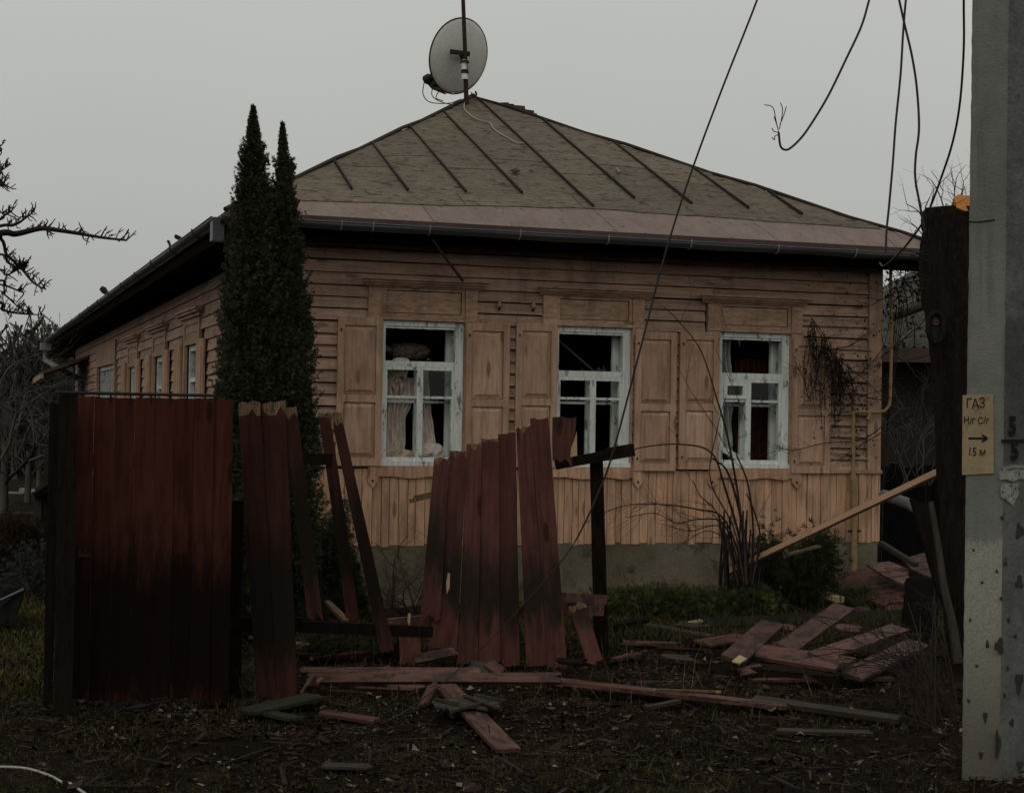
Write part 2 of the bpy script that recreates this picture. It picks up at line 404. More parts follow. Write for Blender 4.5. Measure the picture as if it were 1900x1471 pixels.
# concrete pole: whitewashed foot, dark damp stains
m_pole, nd, lk, b = new_mat('pole_concrete')
v, tc = coords(nd, lk, (1, 1, 1), rnd=False)
a = noise(nd, lk, v, 3.0, 6); f = noise(nd, lk, v, 70, 4, .7)
vs_, _ = coords(nd, lk, (7, 7, .7), rnd=False); st = noise(nd, lk, vs_, 1.3, 5)
col = mixc(nd, lk, ramp2(nd, lk, a, .3, .7), (.175, .178, .150), (.125, .127, .108))
col = mixc(nd, lk, ramp2(nd, lk, st, .5, .68, 0, .55), col, (.075, .075, .066))
col = mixc(nd, lk, ramp2(nd, lk, f, .62, .72, 0, .6), col, (.10, .10, .095))
sx = add(nd, 'ShaderNodeSeparateXYZ'); lk.new(tc.outputs['Object'], sx.inputs[0])
zz = add(nd, 'ShaderNodeMath', operation='MULTIPLY_ADD', i_1=.1); lk.new(a, zz.inputs[0]); lk.new(sx.outputs['Z'], zz.inputs[2])
wn_f = add(nd, 'ShaderNodeMath', operation='MULTIPLY_ADD', i_1=.07); lk.new(f, wn_f.inputs[0]); lk.new(zz.outputs[0], wn_f.inputs[2]); ww = ramp2(nd, lk, wn_f.outputs[0], 1.235, 1.30, .92, 0)
wh = mixc(nd, lk, ramp2(nd, lk, f, .45, .62, 0, .55), (.30, .28, .225), (.17, .155, .12))
wh = mixc(nd, lk, ramp2(nd, lk, zz.outputs[0], .05, 1.05, .88, 0), wh, (.075, .062, .045))  # splash dirt, extended upward to paint a shade falloff at the foot
col = mixc(nd, lk, ww, col, wh)
lk.new(col, b.inputs['Base Color']); b.inputs['Roughness'].default_value = .9
mx = add(nd, 'ShaderNodeMath', operation='ADD'); lk.new(a, mx.inputs[0]); lk.new(f, mx.inputs[1])
bump(nd, lk, b, mx.outputs[0], .6, .008)
# the flank of the pole: rough, a dark damp patch over a base darkened for shade
m_pole_shade_damp, nd, lk, b = new_mat('shaded_damp_pole_concrete')
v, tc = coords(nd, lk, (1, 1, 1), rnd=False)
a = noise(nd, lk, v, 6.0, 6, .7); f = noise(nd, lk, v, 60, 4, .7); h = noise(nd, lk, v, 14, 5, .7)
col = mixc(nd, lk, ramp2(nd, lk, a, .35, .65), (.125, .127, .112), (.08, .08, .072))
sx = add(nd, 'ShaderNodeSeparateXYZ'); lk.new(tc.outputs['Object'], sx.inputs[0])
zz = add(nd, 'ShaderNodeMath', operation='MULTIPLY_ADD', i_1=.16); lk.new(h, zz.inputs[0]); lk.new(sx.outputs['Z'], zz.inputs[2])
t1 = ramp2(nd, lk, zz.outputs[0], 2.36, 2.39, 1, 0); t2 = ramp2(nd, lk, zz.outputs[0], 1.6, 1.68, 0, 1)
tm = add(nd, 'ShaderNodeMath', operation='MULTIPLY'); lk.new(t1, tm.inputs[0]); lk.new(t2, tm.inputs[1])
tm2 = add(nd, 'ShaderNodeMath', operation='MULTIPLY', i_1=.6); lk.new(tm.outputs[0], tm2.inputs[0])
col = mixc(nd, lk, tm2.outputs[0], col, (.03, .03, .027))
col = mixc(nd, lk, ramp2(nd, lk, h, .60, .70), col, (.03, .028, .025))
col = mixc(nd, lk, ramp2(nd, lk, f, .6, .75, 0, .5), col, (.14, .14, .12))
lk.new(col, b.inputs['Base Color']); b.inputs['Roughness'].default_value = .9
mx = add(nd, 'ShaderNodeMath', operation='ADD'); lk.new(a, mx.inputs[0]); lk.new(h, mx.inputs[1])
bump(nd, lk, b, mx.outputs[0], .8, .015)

# ------------------------------------------------------------------ ground
def vnoise(x, y, s, seed=0):
    r = np.random.default_rng(seed); T = r.random((64, 64))
    x = x / s; y = y / s; xi = np.floor(x).astype(int); yi = np.floor(y).astype(int)
    fx = x - xi; fy = y - yi; fx = fx * fx * (3 - 2 * fx); fy = fy * fy * (3 - 2 * fy)
    g = lambda i, j: T[i % 64, j % 64]
    return (g(xi, yi) * (1 - fx) + g(xi + 1, yi) * fx) * (1 - fy) + (g(xi, yi + 1) * (1 - fx) + g(xi + 1, yi + 1) * fx) * fy - .5
def gh(x, y):
    x = np.asarray(x, float); y = np.asarray(y, float)
    near = np.clip((30 - np.hypot(x, y - 8)) / 15, 0, 1)
    return near * (.06 * vnoise(x, y, 1.3, 1) + .05 * vnoise(x, y, .42, 2) + .032 * vnoise(x, y, .15, 3)) - .02
def axis(lo, hi, step, far):
    a = list(np.arange(lo, hi + 1e-6, step)); d = step
    while a[-1] < far: d *= 1.35; a.append(a[-1] + d)
    d = step
    while a[0] > -far: d *= 1.35; a.insert(0, a[0] - d)
    return np.array(a)
gx, gy = axis(-4.2, 4.2, .045, 900), axis(6.6, 15.5, .045, 900)
XX, YY = np.meshgrid(gx, gy, indexing='ij')
V = np.stack([XX.ravel(), YY.ravel(), gh(XX, YY).ravel()], 1)
nx, ny = XX.shape
ii, jj = np.meshgrid(np.arange(nx - 1), np.arange(ny - 1), indexing='ij')
q = (ii * ny + jj).ravel()
go = np_mesh('ground', V, np.stack([q, q + ny, q + ny + 1, q + 1], 1), m_soil)
for p in go.data.polygons: p.use_smooth = True
tag(go, 'dark wet soil strewn with leaves in front of the house', kind='structure')
def gz(x, y): return float(gh(x, y))
def ONG(px, py):
    p = G(px, py); return Vector((p.x, p.y, gz(p.x, p.y)))

# ================================================================== THE HOUSE
house = thing('wooden_house', 'single storey tan wooden house with hipped metal roof and three broken front windows', 'house', W(0, 0, 0))
SL, SR = -3.10, 3.23            # ends of the front wall
ZF, ZS, ZT = .55, 1.27, 3.42    # plinth top, skirting top, wall top
WIN = [(-2.072, -1.278), (-.345, .437), (1.395, 2.178)]
WZ0, WZ1 = 1.285, 2.652
L = 20.5                        # length of the left flank
def side_z(n, z): return z - .011 * n

mb = MB()
mb.wbox(SL + .02, SR - .02, -.035, .4, -.3, ZF)
mb.build('foundation', m_found, house)
mb = MB()
a0 = WM_(SL, .5, 0); a1 = WM_(SL, L, 0)
c = (a0 + a1) / 2
mb.box(c - MQ * .15 + UP * .1, M, MQ, UP, (a1 - a0).length / 2, .18, .42)
mb.build('foundation', m_found, house)
# front wall core with real window openings
mb = MB()
edges = [SL + .02] + [x for w in WIN for x in w] + [SR - .02]
for i in range(0, len(edges), 2): mb.wbox(edges[i], edges[i + 1], .012, .22, ZF, ZT + .1)
for w in WIN:
    mb.wbox(w[0], w[1], .012, .22, ZF, WZ0)
    mb.wbox(w[0], w[1], .012, .22, WZ1, ZT + .1)
front_wall = mb.build('front_wall', m_soffit, house)

def wall_plank(s0, s1, z0, z1, face=0.0):
    """one lapped board: its lower edge stands prouder than its upper edge; short saw irregularities"""
    m = MB(); j = random.uniform(-.002, .002)
    lo, hi = face - .034 + j, face - .008 + j
    dz0 = random.uniform(-.005, .005); dz1 = random.uniform(-.005, .005)
    P = [W(s0, lo, z0 + dz0), W(s1, lo, z0 + dz1), W(s1, hi, z1 + dz1), W(s0, hi, z1 + dz0),
         W(s0, .012, z0 + dz0), W(s1, .012, z0 + dz1), W(s1, .012, z1 + dz1), W(s0, .012, z1 + dz0)]
    m.add(P, [(0, 1, 2, 3), (4, 7, 6, 5), (0, 4, 5, 1), (3, 2, 6, 7), (0, 3, 7, 4), (1, 5, 6, 2)])
    mw = Matrix.Translation(W((s0 + s1) / 2, 0, z0)) @ Matrix.Rotation(TH, 4, 'Z')
    return m.build('plank', m_plank, front_wall, mw=mw)
PH = .1135
z = ZS
gaps_low = [(SL + .06, WIN[0][0] - .01), (WIN[0][1] + .01, WIN[1][0] - .01), (WIN[1][1] + .01, WIN[2][0] - .01), (WIN[2][1] + .01, SR - .16)]
while z < ZT - .05:
    z1 = min(z + PH * random.uniform(.94, 1.06), ZT)
    if z1 < WZ1 + .02: segs = gaps_low
    elif z1 < 3.035:
        segs = [(SL + .06, -2.2), (-1.16, -.47), (.55, 1.23), (2.29, SR - .16)]
    else:
        cut = random.uniform(-1.2, 1.8); segs = [(SL + .06, cut), (cut + .004, SR - .16)]
    for s0, s1 in segs:
        wall_plank(s0, s1, z + .0048, z1 - .0048)
    z = z1
# top frieze board
mb = MB(); mb.wbox(SL, SR, -.045, .02, ZT - .09, ZT + .02); mb.build('frieze_board', m_tan_h, front_wall)
# corner boards: the right one is wide, plain and a little warped
mb = MB(); mb.wbox(SR - .155, SR, -.045, .2, ZS - .02, ZT - .092); mb.build('corner_board', m_tan, front_wall)
mb = MB(); mb.wbox(SL - .03, SL + .06, -.045, .1, ZF, ZT - .092); mb.build('corner_board', m_tan, front_wall)
# vertical skirting boards
s = SL + .065
while s < SR - .01:
    w_ = random.choice([.064, .075, .084, .09, .1, .118]); e = min(s + w_, SR + .005)
    m = MB(); o = random.uniform(-.007, .007)
    zt = ZS - .012 + random.uniform(-.004, .004); zb = ZF - .015 + random.uniform(-.014, .008)
    m.box(W((s + e) / 2, -.018 + o, (zb + zt) / 2), D, N, UP, (e - s) / 2 - .0032, .022, (zt - zb) / 2)
    m.build('skirting_board', m_skirt, front_wall, mw=Matrix.Translation(W((s + e) / 2, -.018, zb)) @ Matrix.Rotation(TH, 4, 'Z'))
    s = e
mb = MB(); mb.wbox(2.64, SR + .01, -.062, -.03, ZS - .03, ZS + .006); mb.build('ledge', m_tan_h, front_wall)

# ---- windows, shutters, casings
def jag_bar(mb, s0, s1, z0, z1, n0, n1, mi=0):
    mb.wbox(s0, s1, n0, n1, z0, z1, mi)
def shards(win, s0, s1, z0, z1, n, count):
    """triangles of broken glass left in the putty"""
    for k in range(count):
        side = random.randrange(4); t = random.uniform(.08, .92); l = random.uniform(.02, .075); w = random.uniform(.03, .12)
        if side == 0: P = [(s0, z0 + (z1 - z0) * t), (s0, min(z1, z0 + (z1 - z0) * t + w)), (s0 + l, z0 + (z1 - z0) * t + w * .3)]
        elif side == 1: P = [(s1, z0 + (z1 - z0) * t), (s1 - l, z0 + (z1 - z0) * t + w * .6), (s1, min(z1, z0 + (z1 - z0) * t + w))]
        elif side == 2: P = [(s0 + (s1 - s0) * t, z0), (min(s1, s0 + (s1 - s0) * t + w), z0), (s0 + (s1 - s0) * t + w * .4, z0 + l)]
        else: P = [(s0 + (s1 - s0) * t, z1), (s0 + (s1 - s0) * t + w * .5, z1 - l), (min(s1, s0 + (s1 - s0) * t + w), z1)]
        m = MB(); m.slab([W(a, n, z) for a, z in P], -N, .003)
        m.build('glass_shard', m_glass, win)
def pane(win, s0, s1, z0, z1, n, poly=None):
    m = MB(); pts = poly or [(s0, z0), (s1, z0), (s1, z1), (s0, z1)]
    m.slab([W(a, n, zz) for a, zz in pts], -N, .003); m.build('pane', m_glass, win)
def front_window(i, mull, trans, bar_l, bar_r, vent=None):
    s0, s1 = WIN[i]; mid = mull
    f = MB(); n0, n1 = -.008, .075
    ft, fs = .045, .042
    f.wbox(s0, s0 + fs * .8, n0, n1, WZ0 + .04, WZ1); f.wbox(s1 - fs * 1.9, s1, n0, n1, WZ0 + .04, WZ1)
    f.wbox(s0 + fs * .8, s1 - fs * 1.9, n0, n1, WZ1 - ft, WZ1)
    f.wbox(s0 - .01, s1 + .01, n0 - .035, n1, WZ0, WZ0 + .04)
    win = f.build('window', m_white, house)
    i0, i1 = s0 + fs * .8, s1 - fs * 1.9
    def add_part(name, *bx, n=(0, 0)):
        m = MB(); m.wbox(bx[0], bx[1], .004 + n[0], .062 + n[1], bx[2], bx[3])
        # ragged putty line
        for k in range(5):
            t = random.random()
            if bx[1] - bx[0] > bx[3] - bx[2]:
                a = bx[0] + (bx[1] - bx[0]) * t * .9; m.wbox(a, a + random.uniform(.01, .06), .02, .045, bx[2] - random.uniform(.002, .007), bx[2])
            else:
                a = bx[2] + (bx[3] - bx[2]) * t * .9; m.wbox(bx[0] - random.uniform(.002, .007), bx[0], .02, .045, a, a + random.uniform(.01, .08))
        return m.build(name, m_white, win)
    add_part('transom', i0, i1, trans[0], trans[1])
    add_part('mullion', mid - .030, mid + .030, WZ0 + .041, trans[0] - .001)
    add_part('sash_stile', i0, i0 + .026, WZ0 + .082, trans[0] - .034); add_part('sash_stile', i1 - .026, i1, WZ0 + .082, trans[0] - .034)
    add_part('sash_rail', i0, mid - .031, WZ0 + .041, WZ0 + .081); add_part('sash_rail', mid + .031, i1, WZ0 + .041, WZ0 + .081)
    add_part('sash_rail', i0, mid - .031, trans[0] - .033, trans[0] - .001); add_part('sash_rail', mid + .031, i1, trans[0] - .033, trans[0] - .001)
    add_part('glazing_bar', i0 + .027, mid - .031, bar_l - .012, bar_l + .012); add_part('glazing_bar', mid + .031, i1 - .027, bar_r - .012, bar_r + .012)
    add_part('sash_rail', i0, i1, WZ1 - ft - .024, WZ1 - ft - .001)
    # inner frame of the double window
    for (a, b_, c_, d_) in ((i1 - .05, i1 + .05, WZ0, WZ1), (i0 - .05, i0 + .012, WZ0, WZ1), (mid - .02, mid + .025, WZ0, trans[0]), (i0, i1, trans[0] - .01, trans[1] - .02), (i0 - .05, i1 + .05, bar_l - .055, bar_l - .03)):
        m = MB(); m.wbox(a, b_, .15, .19, c_, d_); m.build('inner_frame', m_white, win)
    return win, i0, i1
mids = [-1.695, .055, 1.733]
win1, a1_, b1_ = front_window(0, mids[0], (2.225, 2.275), 1.935, 1.935)
win2, a2_, b2_ = front_window(1, mids[1], (2.165, 2.225), 1.955, 1.955)
win3, a3_, b3_ = front_window(2, mids[2], (2.185, 2.245), 1.965, 1.963)
pane(win1, mids[0] + .031, b1_ - .027, 1.948, 2.19, .03)
pane(win2, a2_ + .027, mids[1] - .031, 1.33, 1.94, .03, [(a2_ + .027, 1.33), (mids[1] - .031, 1.33), (mids[1] - .031, 1.44), (a2_ + .16, 1.52), (a2_ + .027, 1.7)])
pane(win2, mids[1] + .031, b2_ - .027, 1.36, 1.93, .03, [(b2_ - .027, 1.36), (b2_ - .027, 1.78), (b2_ - .08, 1.76), (b2_ - .075, 1.5), (b2_ - .1, 1.36)])
pane(win3, mids[2] + .031, b3_ - .027, 1.977, 2.15, .03)
for wn_, a, b_, mid, tz, br in ((win1, a1_, b1_, mids[0], 2.225, 1.935), (win2, a2_, b2_, mids[1], 2.165, 1.955), (win3, a3_, b3_, mids[2], 2.185, 1.965)):
    shards(wn_, a, b_, tz + .06, WZ1 - .07, .032, 5)
    shards(wn_, a + .027, mid - .031, WZ0 + .085, br - .014, .032, 3)
    shards(wn_, mid + .031, b_ - .027, WZ0 + .085, br - .014, .032, 4)
# small hinged vent of the third window
m = MB(); vs0, vs1, vz0, vz1 = a3_ + .028, mids[2] - .034, 1.985, 2.15
for bx in ((vs0, vs0 + .034, vz0, vz1), (vs1 - .034, vs1, vz0, vz1), (vs0 + .034, vs1 - .034, vz0, vz0 + .034), (vs0 + .034, vs1 - .034, vz1 - .034, vz1)):
    m.wbox(bx[0], bx[1], -.012, .028, bx[2], bx[3])
m.build('vent_frame', m_white, win3)
pane(win3, vs0 + .034, vs1 - .034, vz0 + .034, vz1 - .034, .012)
m = MB(); m.tube([W(mids[2] - .04, -.014, 1.60), W(mids[2] - .04, -.035, 1.60), W(mids[2] - .04, -.035, 1.66), W(mids[2] - .04, -.014, 1.66)], .004, 5); m.build('window_handle', m_rust, win3)

def raised_panel(par, s0, s1, z0, z1, nface, ctr, mat):
    """a fielded panel: recessed margin, bevel, raised field"""
    e1, e2 = .018, .045
    R = lambda e, n: [(s0 + e, z0 + e, n), (s1 - e, z0 + e, n), (s1 - e, z1 - e, n), (s0 + e, z1 - e, n)]
    rings = [R(.005, nface + .030), R(.0055, nface + .017), R(e1, nface + .014), R(e2, nface - .001)]
    m = MB(); V = [W(a, n, zz) for r in rings for a, zz, n in r]
    Fc = [(i * 4 + j, i * 4 + (j + 1) % 4, i * 4 + 4 + (j + 1) % 4, i * 4 + 4 + j) for i in range(3) for j in range(4)] + [(12, 13, 14, 15)]
    m.add(V, Fc)
    return m.build('panel', mat, par)
def shutter(s0, s1, z0, z1, rot=0.0, label=None):
    nf, nb = -.075, -.042
    st = .062; zm = z0 + (z1 - z0) * .455
    m = MB()
    m.wbox(s0, s0 + st, nf, nb, z0, z1); m.wbox(s1 - st, s1, nf, nb, z0, z1)
    for a, b_ in ((z0, z0 + .075), (zm - .036, zm + .036), (z1 - .075, z1)): m.wbox(s0 + st, s1 - st, nf, nb, a, b_)
    m.wbox(s0 + st, s1 - st, nb - .008, nb, z0 + .075, zm - .036); m.wbox(s0 + st, s1 - st, nb - .008, nb, zm + .036, z1 - .075)
    mw = Matrix.Translation(W((s0 + s1) / 2, nf, z0)) @ Matrix.Rotation(TH, 4, 'Z')
    o = m.build('shutter', m_tan, house, mw=mw)
    if label: o['label'] = label
    raised_panel(o, s0 + st, s1 - st, z0 + .075, zm - .036, nf, 0, m_tan)
    raised_panel(o, s0 + st, s1 - st, zm + .036, z1 - .075, nf, 0, m_tan)
    for zz in (z0 + .12, z1 - .12):
        m = MB(); m.box(W(s0 + .03, nf - .004, zz), D, N, UP, .006, .006, .012); m.build('hinge_bolt', m_rust, o)
for a, b_, z0, z1 in ((-2.505, -2.078, 1.285, 2.668), (-1.265, -.832, 1.258, 2.655), (-.765, -.348, 1.28, 2.672), (.468, .908, 1.255, 2.63), (.945, 1.372, 1.272, 2.64), (2.188, 2.625, 1.24, 2.612)):
    shutter(a, b_, z0, z1)
# the cornices, header boards, stiles and aprons round each front window
def casing(s0, s1, cs0, cs1, cz, ears=True):
    m = MB()
    m.wbox(s0 - .145, s0 - .004, -.052, .0, WZ1 + .012, cz - .056); m.wbox(s1 + .004, s1 + .125, -.052, .0, WZ1 + .012, cz - .056)
    m.wbox(s1 + .004, s1 + .012, -.05, .0, WZ0, WZ1 + .0115); m.wbox(s1 + .012, s1 + .14, -.0405, .0, WZ1 - .06, WZ1 + .0115); m.wbox(s0 - .145, s0 - .004, -.0405, .0, WZ1 - .02, WZ1 + .0115)
    m.wbox(s0 - .002, s1 + .002, -.044, .0, WZ1 + .006, WZ1 + .07)
    m.wbox(s0 - .002, s1 + .002, -.036, .0, cz - .075, cz - .0505)
    m.wbox(s0 - .002, s0 + .03, -.036, .0, WZ1 + .071, cz - .076); m.wbox(s1 - .03, s1 + .002, -.036, .0, WZ1 + .071, cz - .076)
    cas = m.build('window_casing', m_tan_h, house)
    m = MB(); m.wbox(s0 + .037, s1 - .037, -.020, .0, WZ1 + .078, cz - .083); m.build('header_panel', m_tan_h, cas)
    # stepped moulding, profile drawn once and run along the wall
    prof = [(0, -.05), (-.056, -.05), (-.058, -.034), (-.085, -.032), (-.088, -.014), (-.116, -.011), (-.119, .008), (-.146, .012), (-.148, .030), (0, .045)]
    V = []; k = len(prof)
    for ss, ext in ((cs0, 0), (cs1, 0)):
        for n, dz in prof: V.append(W(ss + (n * .55 + .03 if ss == cs0 else -n * .55 - .03), n, cz + dz))
    Fc = [(j, (j + 1) % k, k + (j + 1) % k, k + j) for j in range(k)] + [tuple(range(k))[::-1], tuple(range(k, 2 * k))]
    m = MB(); m.add(V, Fc); m.build('cornice', m_tan_h, cas)
    # apron board with a wavy lower edge between two drooping ears
    m = MB(); npt = 15; pts = []
    for t in range(npt):
        u = t / (npt - 1); pts.append((s0 - .03 + (s1 - s0 + .06) * u, 1.178 + .010 * math.sin(u * math.pi * 4) + (.012 if t in (0, npt - 1) else 0)))
    poly = [(s1 + .03, WZ0 - .003), (s0 - .03, WZ0 - .003)] + pts
    m.slab([W(a, -.062, zz) for a, zz in poly], -N, .05); m.build('apron_board', m_skirt, cas)
    for e in (s0 - .078, s1 + .078):
        sh = [(-.047, .0), (-.047, -.085), (-.058, -.1), (-.05, -.118), (-.052, -.14), (-.03, -.165), (0, -.205), (.03, -.165), (.052, -.14), (.05, -.118), (.058, -.1), (.047, -.085), (.047, 0)]
        m = MB(); m.slab([W(e + a, -.064, WZ0 - .004 + zz) for a, zz in sh], -N, .05)
        o = m.build('apron_ear', m_skirt, cas)
        m = MB(); m.tube([W(e, -.067, 1.145), W(e, -.0635, 1.145)], .011, 8); m.build('ear_hole', m_dark_wood, o)
casing(*WIN[0], -2.245, -1.105, 3.015)
casing(*WIN[1], -.525, .625, 3.0)
casing(*WIN[2], 1.185, 2.32, 2.99)

# room behind the windows
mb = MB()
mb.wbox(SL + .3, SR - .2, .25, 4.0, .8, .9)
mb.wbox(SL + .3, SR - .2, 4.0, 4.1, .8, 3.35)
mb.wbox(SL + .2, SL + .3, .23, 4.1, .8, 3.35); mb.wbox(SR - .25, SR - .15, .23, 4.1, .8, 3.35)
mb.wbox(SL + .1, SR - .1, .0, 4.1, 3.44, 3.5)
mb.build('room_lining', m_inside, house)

# ---- left flank
def side_box(mb, n0, n1, z0, z1, o0, o1, mi=0):
    """box on the left flank: n along it, o outward"""
    za = side_z((n0 + n1) / 2, (z0 + z1) / 2)
    mb.box(WM_(SL, (n0 + n1) / 2, za) + MQ * ((o0 + o1) / 2), M, MQ, UP, abs(n1 - n0) / 2, abs(o1 - o0) / 2, abs(z1 - z0) / 2, mi)
mb = MB()
SW = [(4.08, 5.05, 1.29, 2.62), (6.85, 7.9, 1.29, 2.60), (9.8, 10.8, 1.29, 2.56), (12.75, 15.5, 1.5, 2.72)]
ns = [.05] + [x for w in SW for x in w[:2]] + [L]
for i in range(0, len(ns), 2): side_box(mb, ns[i], ns[i + 1], .3, 3.42, -.25, -.012)
for n0, n1, z0, z1 in SW:
    side_box(mb, n0, n1, .3, z0, -.25, -.012); side_box(mb, n0, n1, z1, 3.42, -.25, -.012)
side_wall = mb.build('side_wall', m_soffit, house)
z = .6
while z < 3.25:
    z1 = z + .135
    if z1 > 1.25 and z < 2.66: segs = [(.06, SW[0][0] - .35), (SW[0][1] + .35, SW[1][0] - .35), (SW[1][1] + .35, SW[2][0] - .35), (SW[2][1] + .35, 12.35), (15.9, L)]
    else: segs = [(.06, L)]
    for n0, n1 in segs:
        m = MB(); za, zb = z + .003, z1 - .003
        P = [WM_(SL, n, side_z(n, zz)) + MQ * o for n, zz, o in ((n0, za, .028), (n1, za, .028), (n1, zb, .008), (n0, zb, .008), (n0, za, -.012), (n1, za, -.012), (n1, zb, -.012), (n0, zb, -.012))]
        m.add(P, [(0, 3, 2, 1), (4, 5, 6, 7), (0, 1, 5, 4), (3, 7, 6, 2), (0, 4, 7, 3), (1, 2, 6, 5)])
        m.build('plank', m_plank, side_wall, mw=Matrix.Translation(WM_(SL, n0, z)) @ Matrix.Rotation(MA + math.pi / 2, 4, 'Z'))
    z = z1
for k, (n0, n1, z0, z1) in enumerate(SW):
    m = MB()
    side_box(m, n0, n0 + .07, z0, z1, -.12, -.02); side_box(m, n1 - .07, n1, z0, z1, -.12, -.02)
    side_box(m, n0 + .07, n1 - .07, z1 - .07, z1, -.12, -.02); side_box(m, n0 + .07, n1 - .07, z0, z0 + .07, -.12, -.02)
    wd = m.build('window', m_white, house)
    m = MB(); side_box(m, n0 + .07, n1 - .07, z0 + .07, z1 - .07, -.09, -.08); m.build('pane', m_dark_glass, wd)
    m = MB(); side_box(m, n0 + .07, n1 - .07, z0 + .07, z1 - .07, -.2, -.19); m.build('curtain_lining', m_curtain_g, wd)
    if k < 3:
        m = MB(); zc = z1 - .42; side_box(m, n0 + .07, n1 - .07, zc - .025, zc + .025, -.1, -.03); m.build('transom', m_white, wd)
        m = MB(); side_box(m, (n0 + n1) / 2 - .025, (n0 + n1) / 2 + .025, z0 + .07, zc - .026, -.1, -.03); m.build('mullion', m_white, wd)
        m = MB()
        side_box(m, n0 - .12, n0 - .002, z0 - .1, 2.93, .0, .04); side_box(m, n1 + .002, n1 + .12, z0 - .1, 2.93, .0, .04)
        side_box(m, n0 - .001, n1 + .001, z1 + .002, z1 + .06, .0, .035); side_box(m, n0 - .001, n1 + .001, 2.86, 2.93, .0, .035)
        side_box(m, n0 - .001, n1 + .001, z1 + .061, 2.859, .0, .02)
        cs = m.build('window_casing', m_tan, house)
        m = MB(); side_box(m, n0 - .28, n1 + .28, 2.932, 2.97, .0, .07); side_box(m, n0 - .33, n1 + .33, 2.97, 3.0, .0, .11); side_box(m, n0 - .36, n1 + .36, 3.0, 3.03, .0, .13); m.build('cornice', m_tan_h, cs)
        for a, b_ in ((n0 - .62, n0 - .13), (n1 + .13, n1 + .62)):
            m = MB(); side_box(m, a, b_, 1.25, 2.64, .045, .075); sh = m.build('shutter', m_tan, house)
            for za, zb in ((1.35, 1.85), (1.95, 2.55)):
                m = MB(); side_box(m, a + .09, b_ - .09, za, zb, .075, .084); m.build('panel', m_tan, sh)
    else:
        for t in range(1, 6):
            m = MB(); x = n0 + (n1 - n0) * t / 6; side_box(m, x - .02, x + .02, z0 + .07, z1 - .07, -.1, -.03); m.build('glazing_bar', m_white, wd)
        m = MB(); side_box(m, n0 + .07, n1 - .07, 2.1, 2.14, -.102, -.028); m.build('glazing_bar', m_white, wd)
        m = MB(); side_box(m, n0 - .2, n0 - .002, z0 - .2, 3.1, .0, .05); side_box(m, n1 + .002, n1 + .2, z0 - .2, 3.1, .0, .05); side_box(m, n0 - .2, n1 + .2, z1 + .002, 3.1, .001, .049); m.build('window_casing', m_tan, house)
# right flank, only seen from a step aside, and the back
mb = MB()
c0, c1 = WM_(SR, .22, 0), WM_(SR, L, 0)
mb.box((c0 + c1) / 2 + MQ * .1 + UP * 1.86, M, MQ, UP, (c1 - c0).length / 2, .1, 1.58)
d0, d1 = WM_(SL, L, 0), WM_(SR, L, 0)
mb.box((d0 + d1) / 2 + UP * 1.7, D, N, UP, 3.2, .1, 1.6)
mb.build('rear_wall', m_soffit, house)

# ---- roof
EZ = 3.53; OV = .52
EL, ER = SL - .52, SR + .52
APEX = W(.06, 4.539, 5.783)
eL, eR = W(EL, -OV, EZ), W(ER, -OV, EZ)
BL, BR = WM_(EL, L + .3, side_z(L, EZ) - .02), WM_(ER, L + .3, side_z(L, EZ) - .02)
RB = WM_(.06, L - 3.6, side_z(L - 3.6, 5.78))
NR = (eR - eL).cross(APEX - eL).normalized()
if NR.z < 0: NR = -NR
mb = MB()
mb.slab([eL, eR, APEX], NR, .05)
for tri in ((eL, APEX, RB, BL), (eR, BR, RB, APEX), (BL, RB, BR)):
    nn = (tri[1] - tri[0]).cross(tri[2] - tri[0]).normalized()
    if nn.z < 0: nn = -nn
    mb.slab(list(tri), nn, .05)
roof = mb.build('roof', m_roof, house)
def onroof(px, py):
    r = ray(px, py); return ORG + r * ((eL - ORG).dot(NR) / r.dot(NR))
RU = (APEX - (eL + (eR - eL) * ((APEX - eL).dot(D) / (eR - eL).length))).normalized()   # up the slope
def rc(p): q_ = p - eL; return q_.dot(D), q_.dot(RU)
def rp(a, h, lift=0.0): return eL + D * a + RU * h + NR * lift
WID = (eR - eL).length; AX, AH = rc(APEX)
def hip_h(a): return AH * (a / AX) if a < AX else AH * ((WID - a) / (WID - AX))
seam_px = [((655, 355), (623, 312)), ((760, 358), (697, 280)), ((868, 361), (768, 250)), ((970, 363), (833, 222)), ((1108, 388), (885, 190)), ((1175, 372), (1017, 233)), ((1280, 382), (1155, 278)), ((1387, 390), (1292, 318)), ((1487, 402), (1435, 365))]
seams = []
for b_, t_ in seam_px:
    pb, pt = rc(onroof(*b_)), rc(onroof(*t_)); seams.append(((pb[0] + pt[0]) / 2, pb[1], pt[1]))
H_JOINT = [rc(onroof(x, y)) for x, y in ((560, 355), (800, 359), (970, 363), (1175, 372), (1387, 391), (1560, 410))]
def joint_h(a): return float(np.interp(a, [p[0] for p in H_JOINT], [p[1] for p in H_JOINT]))
STRIP = [rc(onroof(x, y)) for x, y in ((575, 373), (800, 381), (1080, 387), (1340, 405), (1560, 421))]
def strip_h(a): return float(np.interp(a, [p[0] for p in STRIP], [p[1] for p in STRIP]))
def roof_piece(name, poly, lift, mat, thick=.004):
    m = MB(); m.slab([rp(a, h, lift) for a, h in poly], NR, thick)
    c = np.mean([[a, h] for a, h in poly], 0)
    mw = Matrix.Translation(rp(c[0], c[1])) @ Matrix((D, RU, NR)).transposed().to_4x4()
    return m.build(name, mat, roof, mw=mw)
